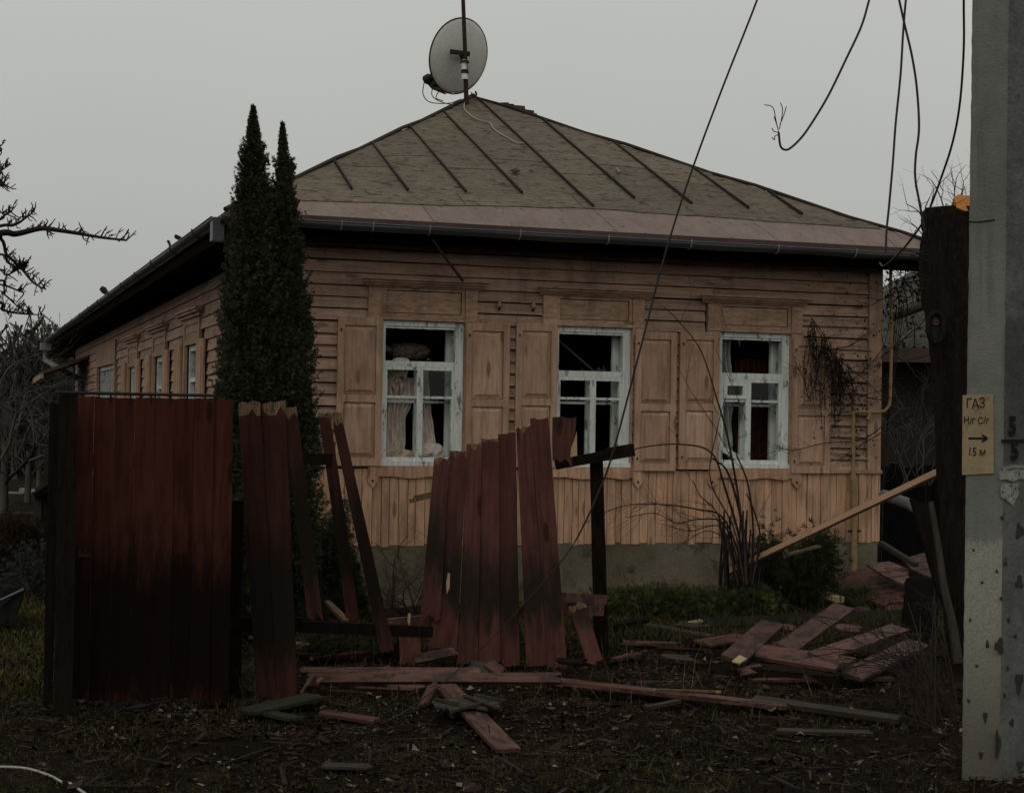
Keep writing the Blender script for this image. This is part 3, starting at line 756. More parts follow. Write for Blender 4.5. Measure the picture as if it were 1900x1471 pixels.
def clip_col(a0, a1, h0f, h1f, n=4):
    """column strip between two positions and two height curves, kept under the hips"""
    lo, hi = [], []
    for i in range(n + 1):
        a = a0 + (a1 - a0) * i / n; h0 = h0f(a); h1 = min(h1f(a), hip_h(a) - .015)
        if h1 - h0 > .01: lo.append((a, h0)); hi.append((a, h1))
    return lo + hi[::-1] if len(lo) > 1 else None
bounds = [.35] + [s_[0] for s_ in seams] + [WID - .35]
for i in range(len(bounds) - 1):
    a0, a1 = bounds[i] + .006, bounds[i + 1] - .006
    tiers = [joint_h]
    off = .9 if i % 2 else 1.35
    hh = off
    while hh < AH:
        tiers.append(lambda a, hh=hh: joint_h(a) + hh + .02 * math.sin(a * 3)); hh += 1.15
    tiers.append(lambda a: 99)
    for t in range(len(tiers) - 1):
        has_apex = a0 < AX < a1
        pl = clip_col(a0, a1, (lambda a, f=tiers[t]: f(a) + .006), (lambda a, f=tiers[t + 1]: f(a) - .002), 8 if has_apex else 4)
        if pl: roof_piece('roof_panel', pl, .010 + .003 * (t % 2), m_roof)
# lower course and the pale eaves strip, in lengths, with a slightly wavy torn edge
def course(lo_f, hi_f, cuts, lift, mat, name):
    for a0, a1 in zip(cuts[:-1], cuts[1:]):
        k = 10; lo, hi = [], []
        for i in range(k + 1):
            a = a0 + .004 + (a1 - a0 - .008) * i / k
            h1 = min(hi_f(a), hip_h(a) - .008); h0 = lo_f(a)
            if h1 > h0 + .004: lo.append((a, h0)); hi.append((a, h1))
        if len(lo) > 1: roof_piece(name, lo + hi[::-1], lift, mat)
wob = lambda a: .012 * math.sin(a * 5.3) + .008 * math.sin(a * 13 + 1)
course(lambda a: strip_h(a) - .03 + wob(a), joint_h, [.12, 2.35, 3.6, 4.8, 6.0, WID - .12], .016, m_roof, 'roof_panel')
course(lambda a: .0, lambda a: strip_h(a) - .02, [.02, 1.9, 3.7, 5.4, WID - .02], .008, m_strip, 'eaves_strip')
for a, h0, h1 in seams:
    m = MB(); h1 = min(max(h1, hip_h(a) - .03), hip_h(a) - .02)
    m.bar(rp(a, h0, .032), rp(a + random.uniform(-.01, .01), h1, .02), .015, .028, NR); m.build('roof_seam', m_seam, roof)
for e in (eL, eR):
    m = MB(); pts = [e + (APEX - e) * t + NR * (.02 + .012 * math.sin(t * 23)) for t in np.linspace(0, 1, 12)]; m.tube(pts, .022, 6); m.build('hip_cap', m_seam, roof)
m = MB(); m.tube([APEX + UP * .03, RB + UP * .03], .03, 6); m.build('ridge_cap', m_seam, roof)
# eaves edge, fascia, soffit
m = MB(); m.bar(W(EL, -OV - .005, EZ - .032), W(ER, -OV - .005, EZ - .032), .02, .06); m.build('eaves_edge', m_fascia, roof)
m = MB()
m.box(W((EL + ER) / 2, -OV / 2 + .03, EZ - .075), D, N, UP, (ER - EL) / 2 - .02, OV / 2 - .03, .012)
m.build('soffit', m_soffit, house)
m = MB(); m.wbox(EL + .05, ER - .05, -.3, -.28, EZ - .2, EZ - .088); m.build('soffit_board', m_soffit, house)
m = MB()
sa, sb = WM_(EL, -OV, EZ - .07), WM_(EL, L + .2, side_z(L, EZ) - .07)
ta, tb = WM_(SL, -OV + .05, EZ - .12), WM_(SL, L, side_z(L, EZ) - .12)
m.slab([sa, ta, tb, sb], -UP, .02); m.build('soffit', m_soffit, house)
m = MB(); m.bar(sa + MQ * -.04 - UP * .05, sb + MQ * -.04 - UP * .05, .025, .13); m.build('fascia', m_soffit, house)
# gutters: half round, front and left, with clips
def gutter(a, b_, out, r=.062, name='gutter'):
    k = 8; V = []; ds = (b_ - a).normalized(); n_ = 14; rr = [r, r - .006]
    for i in range(n_ + 1):
        p = a + (b_ - a) * i / n_ + UP * (.006 * math.sin(i * 1.9))
        for q_ in (0, 1):
            for j in range(k + 1):
                t = math.pi + math.pi * j / k; V.append(p + out * math.cos(t) * rr[q_] + UP * math.sin(t) * rr[q_])
    w_ = 2 * (k + 1); Fc = []
    for i in range(n_):
        for j in range(k):
            Fc.append((i * w_ + j, i * w_ + j + 1, (i + 1) * w_ + j + 1, (i + 1) * w_ + j))
            Fc.append((i * w_ + k + 1 + j, (i + 1) * w_ + k + 1 + j, (i + 1) * w_ + k + 2 + j, i * w_ + k + 2 + j))
        Fc.append((i * w_, (i + 1) * w_, (i + 1) * w_ + k + 1, i * w_ + k + 1)); Fc.append((i * w_ + k, i * w_ + 2 * k + 1, (i + 1) * w_ + 2 * k + 1, (i + 1) * w_ + k))
    m = MB(); m.add(V, Fc, 0, True)
    m.add([a + out * math.cos(math.pi + math.pi * j / k) * r + UP * math.sin(math.pi + math.pi * j / k) * r for j in range(k + 1)], [tuple(range(k + 1))])
    m.tube([a + out * r, b_ + out * r], .007, 5)
    g_ = m.build(name, m_gutter, house)
    return g_
GF0, GF1 = W(EL - .05, -OV - .075, EZ - .055), W(ER - .02, -OV - .075, EZ - .065)
gf = gutter(GF0, GF1, -N)
for px in (628, 686, 790, 956, 1118, 1270, 1430, 1573):
    s_ = (onwall(px, 430, -OV) - P0).dot(D); t = (s_ - EL + .05) / (ER - EL); p = GF0 + (GF1 - GF0) * t
    m = MB(); m.tube([p - N * (.068 * math.cos(x)) - UP * .068 * math.sin(x) for x in np.linspace(-.25, math.pi, 9)], .008, 5); m.build('gutter_clip', m_bracket, gf)
GS0, GS1 = WM_(EL - .05, -OV - .05, EZ - .06), WM_(EL - .05, L - .1, side_z(L, EZ) - .06)
GS0 += MQ * .045; GS1 += MQ * .045
gs = gutter(GS0, GS1, MQ)
for t in np.linspace(.05, .95, 14):
    p = GS0 + (GS1 - GS0) * t
    m = MB(); m.tube([p + MQ * (.068 * math.cos(x)) - UP * .068 * math.sin(x) for x in np.linspace(-.25, math.pi, 9)], .008, 5); m.build('gutter_clip', m_gutter, gs)
m = MB(); m.box(GS0 + M * .05 - UP * .12 + MQ * .0, M, MQ, UP, .07, .05, .085); m.build('gutter_box', m_gutter, gs)
# hopper and downpipe at the far end of the left gutter
e = GS1
m = MB(); m.box(e + MQ * .02 - UP * .13, M, MQ, UP, .11, .11, .08); m.build('hopper', m_bracket, gs)
m = MB()
wl_ = WM_(SL, L - 2.2, side_z(L, 2.55)) + MQ * .08
m.tube([e + MQ * .02 - UP * .2, e + MQ * .02 - UP * .42, wl_ + UP * .05, wl_ - UP * .08, wl_ - UP * 2.2], [.06] * 5, 8); m.build('downpipe', m_bracket, gs)
# little lean-to porch roof at the end of the flank
m = MB()
pa = WM_(SL, L - 3.2, 2.72)
m.slab([pa + MQ * .0 + UP * .14, pa + MQ * .9 - UP * .2, pa + M * 2.4 + MQ * .9 - UP * .26, pa + M * 2.4 + UP * .08], MQ * .3 + UP, .06)
po = m.build('porch_roof', m_fascia, house)
m = MB(); m.bar(pa + MQ * .9 - UP * .3, pa + M * 2.4 + MQ * .9 - UP * .36, .05, .1); m.build('porch_beam', m_tan_h, po)
m = MB(); m.slab([BL + UP * .02, BL - MQ * .62 + UP * .02, BL - MQ * .62 - UP * .36, BL + MQ * .12 - UP * .42], -M, .05); m.build('eaves_return', m_soffit, house)
# collapsed brick chimney on the right slope behind the hip
chim = MB()
def hipd(px): e0, e1 = onroof(888, 187), onroof(1165, 274); return e0.y + (e1.y - e0.y) * (px - 888) / 277
c0_, c1_ = AT(934, 214, hipd(934) + .35), AT(986, 228, hipd(986) + .35)
chim.bar(c0_ - UP * .35, c1_ - UP * .35, .3, .62); ch = chim.build('chimney', m_brick, house)
for k in range(17):
    u = (k % 9) / 8; px_ = 926 + 60 * u; hy = 196 + 19 * u + (-7 if k >= 9 and k % 3 else 0) + random.uniform(-2, 2)
    c_ = AT(px_, hy + 4, hipd(px_) + .22 + .12 * (k % 2)); m = MB()
    R_m = Matrix.Rotation(random.uniform(-.5, .5), 3, 'Z') @ Matrix.Rotation(random.uniform(-.3, .3), 3, 'X')
    m.box(c_, R_m @ D, R_m @ N, R_m @ UP, .07, .05, .032); m.build('brick', m_brick, ch)
# porcelain insulators on the wall between the first two windows
for px, py in ((927, 566), (990, 568)):
    p = onwall(px, py, -.06); m = MB(); k = 10
    prof = [(.0, .05), (.018, .05), (.022, .035), (.018, .02), (.026, .005), (.026, -.012), (.02, -.02)]
    V = [p + D * r * math.cos(2 * math.pi * j / k) + N * r * math.sin(2 * math.pi * j / k) + UP * h for r, h in prof for j in range(k)]
    m.add(V, [(i * k + j, i * k + (j + 1) % k, (i + 1) * k + (j + 1) % k, (i + 1) * k + j) for i in range(len(prof) - 1) for j in range(k)], 0, True)
    o = m.build('insulator', m_porcelain, house)
    m = MB(); m.tube([p - UP * .015, p - UP * .04, p + N * .04 - UP * .045], .009, 6); m.build('insulator_pin', m_rust, o)
# yellow gas pipe round the right corner
pz = lambda px, py, o=-.1: onwall(px, py, o)
m = MB()
A_ = pz(1583, 765); B_ = pz(1645, 762, -.1) ; C_ = pz(1653, 752, -.1)
m.tube([pz(1652, 470, -.1) , pz(1654, 640, -.1), pz(1652, 735, -.1), pz(1650, 752, -.1), pz(1642, 762, -.1), pz(1630, 765, -.1), A_], .017, 8)
m.tube([pz(1584, 735), A_, pz(1583, 880)], .021, 8)
m.tube([pz(1583, 878), pz(1583, 886), pz(1584, 890), pz(1585, 1060)], [.024, .034, .034, .032], 10)
gp = m.build('gas_pipe', m_gas, house)
for px, py in ((1583, 845), (1585, 985)):
    p = pz(px, py); m = MB(); m.bar(p - D * .07 - N * .0, p + D * .07, .03, .022); m.bar(p, p + N * .09, .02, .02); m.build('pipe_bracket', m_rust, gp)
m = MB(); m.tube([pz(1612, 765), pz(1613, 772), pz(1610, 778)], .022, 6); m.build('pipe_valve', m_gas, gp)

# ---- things in the windows
def curtain(name, label, i, s0f, s1f, z0, z1, n, mat, waves=5, amp=.03, jag=0.0):
    rows, cols = 30, 60; V = []
    for r in range(rows + 1):
        t = r / rows; zz = z0 + (z1 - z0) * t
        for c_ in range(cols + 1):
            u = c_ / cols; ss = s0f(t) + (s1f(t) - s0f(t)) * u
            nn = n + amp * math.sin(u * waves * 6.28 + 2.5 * t + i + 1.2 * math.sin(u * 5 + t * 3)) * (.6 + .4 * t) + .008 * math.sin(u * 23 + t * 19) + .006 * math.sin(u * 11 - t * 31)
            dz = jag * math.sin(u * 9 + i) * (1 - t) if jag else 0
            V.append(W(ss, nn, zz + dz))
    m = MB(); w_ = cols + 1
    m.add(V, [(r * w_ + c_, r * w_ + c_ + 1, (r + 1) * w_ + c_ + 1, (r + 1) * w_ + c_) for r in range(rows) for c_ in range(cols)], 0, True)
    return tag(m.build(name, mat), label, 'curtain')
curtain('curtain', 'pinkish curtain gathered in the lower left pane of the first window', 1, lambda t: a1_ - .02, lambda t: mids[0] - .04 - .12 * max(0, .62 - t) ** .7 + .02 * math.sin(t * 9), 1.36, 2.12, .18, m_curtain, 7, .026, .05)
curtain('curtain', 'pinkish curtain hanging in the lower right pane of the first window', 2, lambda t: mids[0] - .0, lambda t: mids[0] + .12 + .13 * (1 - t) ** 1.5, 1.37, 2.2, .18, m_curtain, 6, .02, .03)
curtain('curtain', 'grey net curtain blown across the left panes of the third window', 3, lambda t: a3_ - .02, lambda t: a3_ + .20 - .10 * max(0, t - .55) + .015 * math.sin(t * 14), 1.40, 2.62, .15, m_curtain_g, 3, .035, .04)
curtain('curtain', 'dark red curtain drawn behind the right panes of the third window', 4, lambda t: mids[2] + .0, lambda t: b3_ + .05, 1.3, 2.4, .32, m_curtain_r, 6, .03)
def crumple(name, label, cat, c_, r, mat, sq=.6, seed=0):
    rr = random.Random(seed); m = MB(); k, l = 40, 22; V = []; W3 = [(rr.uniform(2, 7), rr.uniform(0, 6.28), rr.uniform(2, 8), rr.uniform(.05, .13)) for _ in range(7)]
    for i in range(l + 1):
        ph = math.pi * i / l
        for j in range(k):
            t = 2 * math.pi * j / k
            q_ = 1 + sum(a * abs(math.sin(round(f) * t + p + g * ph)) for f, p, g, a in W3) * math.sin(ph) - .25
            V.append(Vector(c_) + D * r * q_ * math.sin(ph) * math.cos(t) + N * r * q_ * .6 * math.sin(ph) * math.sin(t) + UP * r * q_ * sq * math.cos(ph))
    m.add(V, [(i * k + j, i * k + (j + 1) % k, (i + 1) * k + (j + 1) % k, (i + 1) * k + j) for i in range(l) for j in range(k)])
    return tag(m.build(name, mat), label, cat)
crumple('cloth', 'crumpled pale cloth bulging above the crossbar of the first window', 'cloth', W(-1.83, .24, 2.275), .075, m_curtain, .6, 14)
crumple('pillow', 'dim pinkish pillow behind the cloth in the first window top', 'pillow', W(-1.64, .7, 2.40), .19, m_cloth, .5, 2)
o_r = curtain('rag', 'stained beige rag hanging in the upper left pane of the first window', 5, lambda t: -1.99 + .11 * (1 - t) ** 1.6, lambda t: -1.755 - .07 * (1 - t), 1.985, 2.245, .13, m_cloth, 2, .022, .05); o_r['category'] = 'rag'
crumple('debris_heap', 'heap of torn papers and cloth on the left sill of the first window', 'debris', W(-1.88, .16, 1.37), .16, m_cloth, .5, 5)
crumple('paper', 'yellowish crumpled paper on the left sill of the first window', 'paper', W(-1.86, .13, 1.37), .06, m_yellow_bits, .4, 6)
crumple('debris_heap', 'pale rumpled cloth heaped on the right sill of the first window', 'debris', W(-1.55, .2, 1.40), .14, m_curtain, .8, 8)
m = MB(); m.bar(W(a3_ + .02, .12, 1.50), W(mids[2] - .05, .1, 1.38), .04, .06); tag(m.build('fallen_strip', m_white), 'white wooden strip fallen aslant in the lower left pane of the third window', 'wood strip')
m = MB(); m.bar(W(a2_ + .1, .5, 2.6), W(mids[1] + .22, .45, 2.2), .02, .02); tag(m.build('fallen_rod', m_gutter), 'thin grey curtain rod slanting behind the top pane of the middle window', 'rod')
crumple('cloth', 'dark cloth lying behind the lower left pane of the middle window', 'cloth', W(-.15, .3, 1.5), .16, m_tarp, 1.0, 12)

# ================================================================== SATELLITE DISH on its mast
APX = APEX
dish_base = onroof(865, 196)
ydish = dish_base.y - .02
dc = AT(859, 107, ydish + .28)
dish = thing('satellite_dish', 'grey satellite dish seen from behind on a rusty mast at the roof peak', 'satellite dish', dish_base)
mtop = AT(857, -60, ydish); mlow = AT(866, 215, ydish + .02)
m = MB(); m.tube([mlow, AT(863, 100, ydish), mtop], [.032, .027, .024], 8); mast = m.build('mast', m_rust, dish)
m = MB(); m.tube([AT(862.5, 148, ydish), AT(861, 112, ydish)], [.04, .036], 8); m.build('mast_sleeve', m_dish, mast)
m = MB(); m.tube([AT(862.5, 137, ydish), AT(862.5, 130, ydish)], [.046, .046], 8); m.tube([AT(862, 117, ydish), AT(862, 113, ydish)], [.06, .05], 8); m.build('mast_clamp', m_rust, mast)
fwd = Vector((-math.sin(math.radians(41)), math.cos(math.radians(41)), .34)).normalized()    # the way the bowl faces: away and to the left
upv = (UP - fwd * fwd.z).normalized(); rgt = fwd.cross(upv).normalized()
roll_ = math.radians(-5); up2 = upv * math.cos(roll_) + rgt * math.sin(roll_); rg2 = rgt * math.cos(roll_) - upv * math.sin(roll_)
R_ = .498; k, l = 40, 9; V = []; Fc = []
for side in (0, 1):
    for i in range(l + 1):
        q_ = i / l
        for j in range(k):
            t = 2 * math.pi * j / k
            V.append(dc + (rg2 * math.cos(t) * .90 + up2 * math.sin(t) * .945) * R_ * q_ + fwd * (.09 * q_ * q_ + (.008 if side else 0)))
o_ = (l + 1) * k
for i in range(l):
    for j in range(k):
        a, b_, c_, d_ = i * k + j, i * k + (j + 1) % k, (i + 1) * k + (j + 1) % k, (i + 1) * k + j
        Fc.append((a, b_, c_, d_)); Fc.append((o_ + a, o_ + d_, o_ + c_, o_ + b_))
for j in range(k): Fc.append((l * k + j, l * k + (j + 1) % k, o_ + l * k + (j + 1) % k, o_ + l * k + j))
m = MB(); m.add(V, Fc, 0, True); bowl = m.build('bowl', m_dish, dish)
m = MB(); rim = [dc + (rg2 * math.cos(t) * .90 + up2 * math.sin(t) * .945) * R_ + fwd * .094 for t in np.linspace(0, 2 * math.pi, 41)]; m.tube(rim, .010, 5, cap=False); m.build('rim', m_rust, bowl)
m = MB(); m.bar(AT(835, 96, ydish + .10), AT(872, 101, ydish + .10), .05, .05); m.bar(AT(856, 99, ydish + .0), dc, .05, .06); m.bar(AT(858, 100, ydish), AT(861, 121, ydish + .05), .05, .05); m.build('bracket', m_black, dish)
lo_ = dc - up2 * .47 + fwd * .08
arm_end = AT(800, 152, ydish + .75)
m = MB(); m.tube([lo_, AT(826, 171, ydish + .5), AT(812, 166, ydish + .65)], .014, 6); arm = m.build('arm', m_dish, dish)
m = MB(); m.tube([AT(826, 172, ydish + .52), AT(804, 163, ydish + .66), AT(796, 154, ydish + .7)], .028, 6); m.build('arm_bar', m_black, arm)
for px, py in ((792, 148), (806, 158), (818, 160)):
    p = AT(px, py, ydish + .68); dd = (dc - p).normalized()
    m = MB(); m.tube([p - dd * .02, p + dd * .05, p + dd * .06, p + dd * .10], [.062, .062, .045, .04], 8); m.tube([p, AT(px + 6, py + 8, ydish + .68)], .032, 6); m.build('feed_horn', m_black, dish)
def spline(pts, n=8):
    P = [Vector(p) for p in pts]; P = [P[0] * 2 - P[1]] + P + [P[-1] * 2 - P[-2]]; out = []
    for i in range(1, len(P) - 2):
        for t in np.linspace(0, 1, n, endpoint=False):
            a, b_, c_, d_ = P[i - 1:i + 3]
            out.append(.5 * ((2 * b_) + (c_ - a) * t + (2 * a - 5 * b_ + 4 * c_ - d_) * t * t + (3 * b_ - a - 3 * c_ + d_) * t ** 3))
    return out + [P[-2]]
m = MB()
for pts in ([(787, 152), (785, 175), (798, 190), (832, 192), (856, 184)], [(802, 164), (802, 178), (815, 188), (840, 194), (860, 186)], [(814, 170), (809, 182), (822, 188)], [(874, 171), (877, 180), (868, 186), (862, 192)]):
    m.tube(spline([AT(x, y, ydish + (.5 if x < 830 else .1)) for x, y in pts]), .006, 4)
m.build('feed_cable', m_wire, dish)
m = MB(); pts = [(862, 192), (861, 206), (873, 219), (890, 228), (908, 233), (915, 243), (928, 253), (944, 262), (958, 270), (972, 271)]
m.tube(spline([onroof(x, y) + NR * .03 for x, y in pts]), .008, 5); tag(m.build('aerial_cable', m_wire_pale), 'pale aerial cable snaking down the roof below the dish mast', 'cable')
m = MB(); p = AT(836, -3, ydish); m.tube([p, p + Vector((.02, 0, .12)), p + Vector((.2, 0, .18))], .03, 6); m.build('mast_fitting', m_black, mast)
# loose bits on the roof
def chip(name, label, cat, P, nrm, mat, th=.012):
    m = MB(); m.slab(P, nrm, th); return tag(m.build(name, mat), label, cat)
chip('rust_flake', 'dark rusty flake lying mid roof between two seams', 'metal flake', [onroof(x, y) + NR * .05 for x, y in ((945, 324), (955, 328), (964, 325), (956, 321))], NR, m_rust)
chip('roof_splinter', 'small pale splinter lying on the right of the roof slope', 'splinter', [onroof(x, y) + NR * .05 for x, y in ((1141, 320), (1146, 328), (1150, 326), (1145, 319))], NR, m_chip)
m = MB(); m.tube([AT(881, 184, APX.y), AT(884, 175, APX.y), AT(882, 170, APX.y)], .014, 5); tag(m.build('peak_wire', m_rust), 'short bent wire sticking up at the roof peak', 'wire')

# bent scraps and twigs along the left roof edge
def scrap(label, pts, n, cat='scrap', r=.02, w=None):
    P = []
    for x, y in pts:
        rr = ray(x, y); q_ = WM_(EL, 0, 0); t = (q_ - ORG).dot(MQ) / rr.dot(MQ); P.append(ORG + rr * t)
    m = MB(); m.tube(spline(P, 4), [r * (1 - .6 * i / (len(P) * 4 - 4)) for i in range(len(P) * 4 - 3)], 5)
    return tag(m.build('roof_scrap', m_dark_wood), label, cat)
scrap('bent dark scrap like spread wings on the left roof edge', [(327, 439), (338, 444), (348, 443), (359, 434)], 0, r=.026)
scrap('thin dark splinter standing up on the left roof edge', [(312, 448), (316, 456), (319, 464)], 0, r=.018)
scrap('dark lump on the far left roof edge beside the gutter', [(191, 537), (196, 542), (204, 547)], 0, r=.055)
m = MB(); m.tube([onwall(803, 445, -.5), onwall(830, 483, -.35), onwall(859, 521, -.14)], [.014, .014, .016], 5); tag(m.build('hanging_rod', m_fascia), 'thin brown stick hanging from the eaves above the first window', 'stick')
m = MB(); m.tube([onwall(1519, 503, -.1), onwall(1526, 513, -.08)], .014, 5); tag(m.build('wall_stub', m_chip), 'small pale stub on the wall under the right eaves', 'stub')

# ================================================================== FOLIAGE TOOLS
def sprays(P, size, up_bias=.5, outward=None, n_leaf=3, rng=RNG, wid=.15):
    """each point becomes a little fan of narrow diamonds"""
    n = len(P); d = rng.normal(size=(n, 3)); 
    if outward is not None: d = d * .55 + outward
    d[:, 2] += up_bias; d /= np.linalg.norm(d, axis=1)[:, None]
    a = np.cross(d, rng.normal(size=(n, 3))); a /= np.linalg.norm(a, axis=1)[:, None]
    sz = size * rng.uniform(.55, 1.35, (n, 1)); Vs, Qs = [], []
    for k in range(n_leaf):
        ang = (k - (n_leaf - 1) / 2) * .6 + rng.normal(size=(n, 1)) * .12
        dd = d * np.cos(ang) + a * np.sin(ang); b = np.cross(dd, np.cross(d, a)); b /= np.linalg.norm(b, axis=1)[:, None] + 1e-9
        ln = sz * (1 if k == n_leaf // 2 else .75); w = sz * wid
        quad = np.stack([P, P + dd * ln * .5 + b * w, P + dd * ln, P + dd * ln * .5 - b * w], 1)
        Vs.append(quad.reshape(-1, 3))
    V = np.concatenate(Vs); Q = np.arange(len(V)).reshape(-1, 4); return V, Q
def branchy(mb, p, d, ln, r, depth, twist=.35, split=(2, 3), shrink=.68, gravity=0.0, sides=4, spurs=0, mi=0, rnd=random, tips=None):
    pts = [Vector(p)]; rad = [r]; dd = Vector(d).normalized(); n = 4
    for i in range(n):
        dd = (dd + Vector((rnd.gauss(0, 1), rnd.gauss(0, 1), rnd.gauss(0, 1))) * twist * .45 + Vector((0, 0, gravity))).normalized()
        pts.append(pts[-1] + dd * ln / n); rad.append(r * (1 - .42 * (i + 1) / n))
        for _ in range(spurs if r < .02 or depth < 2 else 0):
            if rnd.random() < .7:
                sd = (dd * .4 + Vector((rnd.gauss(0, 1), rnd.gauss(0, 1), rnd.gauss(0, 1) + .3)).normalized()).normalized()
                q_ = pts[-1]; mb.tube([q_, q_ + sd * rnd.uniform(.02, .06), q_ + sd * rnd.uniform(.06, .1) + Vector((0, 0, .015))], [rad[-1] * .6, rad[-1] * .5, rad[-1] * .25], 3, mi, cap=False)
    mb.tube(pts, rad, sides if depth > 0 else 3, mi, cap=False)
    if tips is not None and depth == 0: tips.append(pts[-1])
    if depth > 0:
        for k in range(rnd.randint(*split)):
            i = rnd.randint(1, n) if k else n
            nd_ = (dd + Vector((rnd.gauss(0, 1), rnd.gauss(0, 1), rnd.gauss(0, 1))) * .62).normalized()
            branchy(mb, pts[i], nd_, ln * shrink * rnd.uniform(.8, 1.15), rad[i] * .72, depth - 1, twist, split, shrink, gravity, sides, spurs, mi, rnd, tips)

# ---- thuja pair: two dense columns with ragged pointed tops
def thuja(label, cx_px, base_y, d_, top_px, prof, n, seed):
    rng = np.random.default_rng(seed)
    bx = AT(cx_px, 1150, d_); base = Vector((bx.x, bx.y, gz(bx.x, bx.y))); top = AT(*top_px, d_)
    t_ = thing('thuja_tree', label, 'conifer', base, 'thuja columns')
    H = top.z - base.z
    def rad(h): return np.interp(h, [p[0] for p in prof], [p[1] for p in prof])
    def axis_x(h): return base.x + (top.x - base.x) * np.clip(h, 0, 1) ** 1.5
    h = rng.beta(1.15, 1.25, n); h = np.clip(h * 1.0, .0, .997)
    th = rng.uniform(0, 2 * np.pi, n)
    lump = .93 + .17 * np.sin(h * 41 + 3 * th) * np.sin(5 * th + 9 * h) + .14 * np.sin(th * 3 + h * 23) + .08 * np.sin(h * 97 + 4 * th) + rng.normal(0, .05, n)
    q_ = rng.uniform(.1, 1, n) ** .5
    R = rad(h) * lump * q_
    szv = (.030 * np.clip((1.02 - h) / .2, .6, 1))[:, None]; P = np.stack([axis_x(h) + R * np.cos(th), base.y + R * np.sin(th), base.z + h * H], 1)
    out = np.stack([np.cos(th), np.sin(th), np.full(n, .9)], 1) * .8
    V, Q = sprays(P, szv, .8, out, 5, rng, .10)
    nb_ = int(n * .018); hb = rng.uniform(.02, .92, nb_); tb_ = rng.uniform(0, 6.28, nb_); Lb = rng.uniform(.05, .13, nb_) * np.clip(rad(hb) / .16, .5, 1)
    kk = 9; tt = np.tile(np.linspace(0, 1, kk), nb_); hb, tb_, Lb = np.repeat(hb, kk), np.repeat(tb_, kk), np.repeat(Lb, kk)
    Rb = rad(hb) * .96 + tt * Lb * .55
    Pb = np.stack([axis_x(hb) + Rb * np.cos(tb_), base.y + Rb * np.sin(tb_), base.z + hb * H + tt * Lb], 1) + rng.normal(0, .006, (nb_ * kk, 3))
    Vb, Qb = sprays(Pb, .028, 1.0, np.stack([np.cos(tb_), np.sin(tb_), np.full(len(tb_), .8)], 1) * .7, 5, rng, .11)
    Q = np.concatenate([Q, Qb + len(V)]); V = np.concatenate([V, Vb])
    # leader shoots at the tip
    k = 170; hh = rng.uniform(.86, 1.0, k); q2 = (1.03 - hh) * .2; P2 = np.stack([axis_x(hh) + rng.normal(0, 1, k) * q2, base.y + rng.normal(0, 1, k) * q2, base.z + hh * H], 1)
    V2, Q2 = sprays(P2, .028, 1.3, None, 5, rng, .11)
    f = np_mesh('foliage', np.concatenate([V, V2]), np.concatenate([Q, Q2 + len(V)]), m_leaf_thuja, t_, tuple(base))
    m = MB(); m.tube([base - UP * .1, Vector((axis_x(.5), base.y, base.z + H * .5)), Vector((top.x, base.y, top.z - .04))], [.07, .04, .006], 7); m.build('trunk', m_bark, t_)
    for i in range(26):
        hq = random.uniform(.03, .94); tq = random.uniform(0, 6.28); r0 = float(rad(hq)) * .8; p = Vector((axis_x(hq), base.y, base.z + hq * H))
        e = p + Vector((math.cos(tq) * r0, math.sin(tq) * r0, r0 * 1.1)); m = MB(); m.tube([p, (p + e) / 2 - UP * .02, e], [.014, .01, .004], 4); 
        m.build('limb', m_bark, t_)
    return t_
thuja('taller dark thuja column with the higher pointed tip left of the front wall', 466, 1150, 12.75, (470, 196),
      [(0, .2), (.12, .28), (.3, .31), (.5, .28), (.66, .22), (.78, .16), (.86, .105), (.92, .075), (.96, .045), (1, .010)], 60000, 3)
thuja('shorter dark thuja column touching the wall side of the taller one', 536, 1150, 12.85, (524, 228),
      [(0, .16), (.1, .22), (.3, .25), (.5, .215), (.64, .165), (.76, .125), (.85, .08), (.92, .058), (.96, .036), (1, .008)], 46000, 4)

# ---- junipers and other low greenery
def bush(name, label, cat, c_, rx, ry, h, n, mat, size=.06, seed=1, up=.5, group=None, stems=8, leafn=5, flat=.0):
    n = int(n * 2.2)
    rng = np.random.default_rng(seed); c_ = Vector(c_); c_.z = gz(c_.x, c_.y)
    t_ = thing(name, label, cat, c_, group)
    cl = rng.normal(size=(26, 3)); cl /= np.linalg.norm(cl, axis=1)[:, None]; cl[:, 2] = np.abs(cl[:, 2]); cr = rng.uniform(.35, 1.15, 26)[:, None]; cl = cl * cr
    idx = np.minimum(rng.integers(0, 26, n), rng.integers(0, 26, n)); off = rng.normal(size=(n, 3)) * rng.uniform(.08, .24, 26)[idx][:, None]
    P = cl[idx] + off; P[:, 2] = np.abs(P[:, 2]) * (1 - flat)
    out = P.copy(); out[:, 2] += .4
    P = P * np.array([rx, ry, h]) + np.array([c_.x, c_.y, c_.z])
    V, Q = sprays(P, size * .8, up, out * .9, leafn, rng, .075)
    np_mesh('foliage', V, Q, mat, t_, tuple(c_))
    rnd = random.Random(seed); m = MB()
    for i in range(stems):
        k = cl[i]; e = c_ + Vector((k[0] * rx, k[1] * ry, k[2] * h)); m.tube([c_ - UP * .04, (c_ + e) / 2 + UP * h * .1, e], [.014, .01, .004], 4)
    m.build('stems', m_twig_red, t_)
    return t_
bush('juniper_bush', 'upright dark juniper bush under the end of the pale plank', 'juniper', G(1462, 1128), .42, .35, .58, 6000, m_leaf_juniper, .075, 11, .9)
bush('juniper_bush', 'small feathery juniper top leaning on the plinth right of the bare shrub', 'juniper', AT(1425, 1110, 14.6), .16, .16, .62, 1500, m_leaf_juniper, .07, 12, .9)
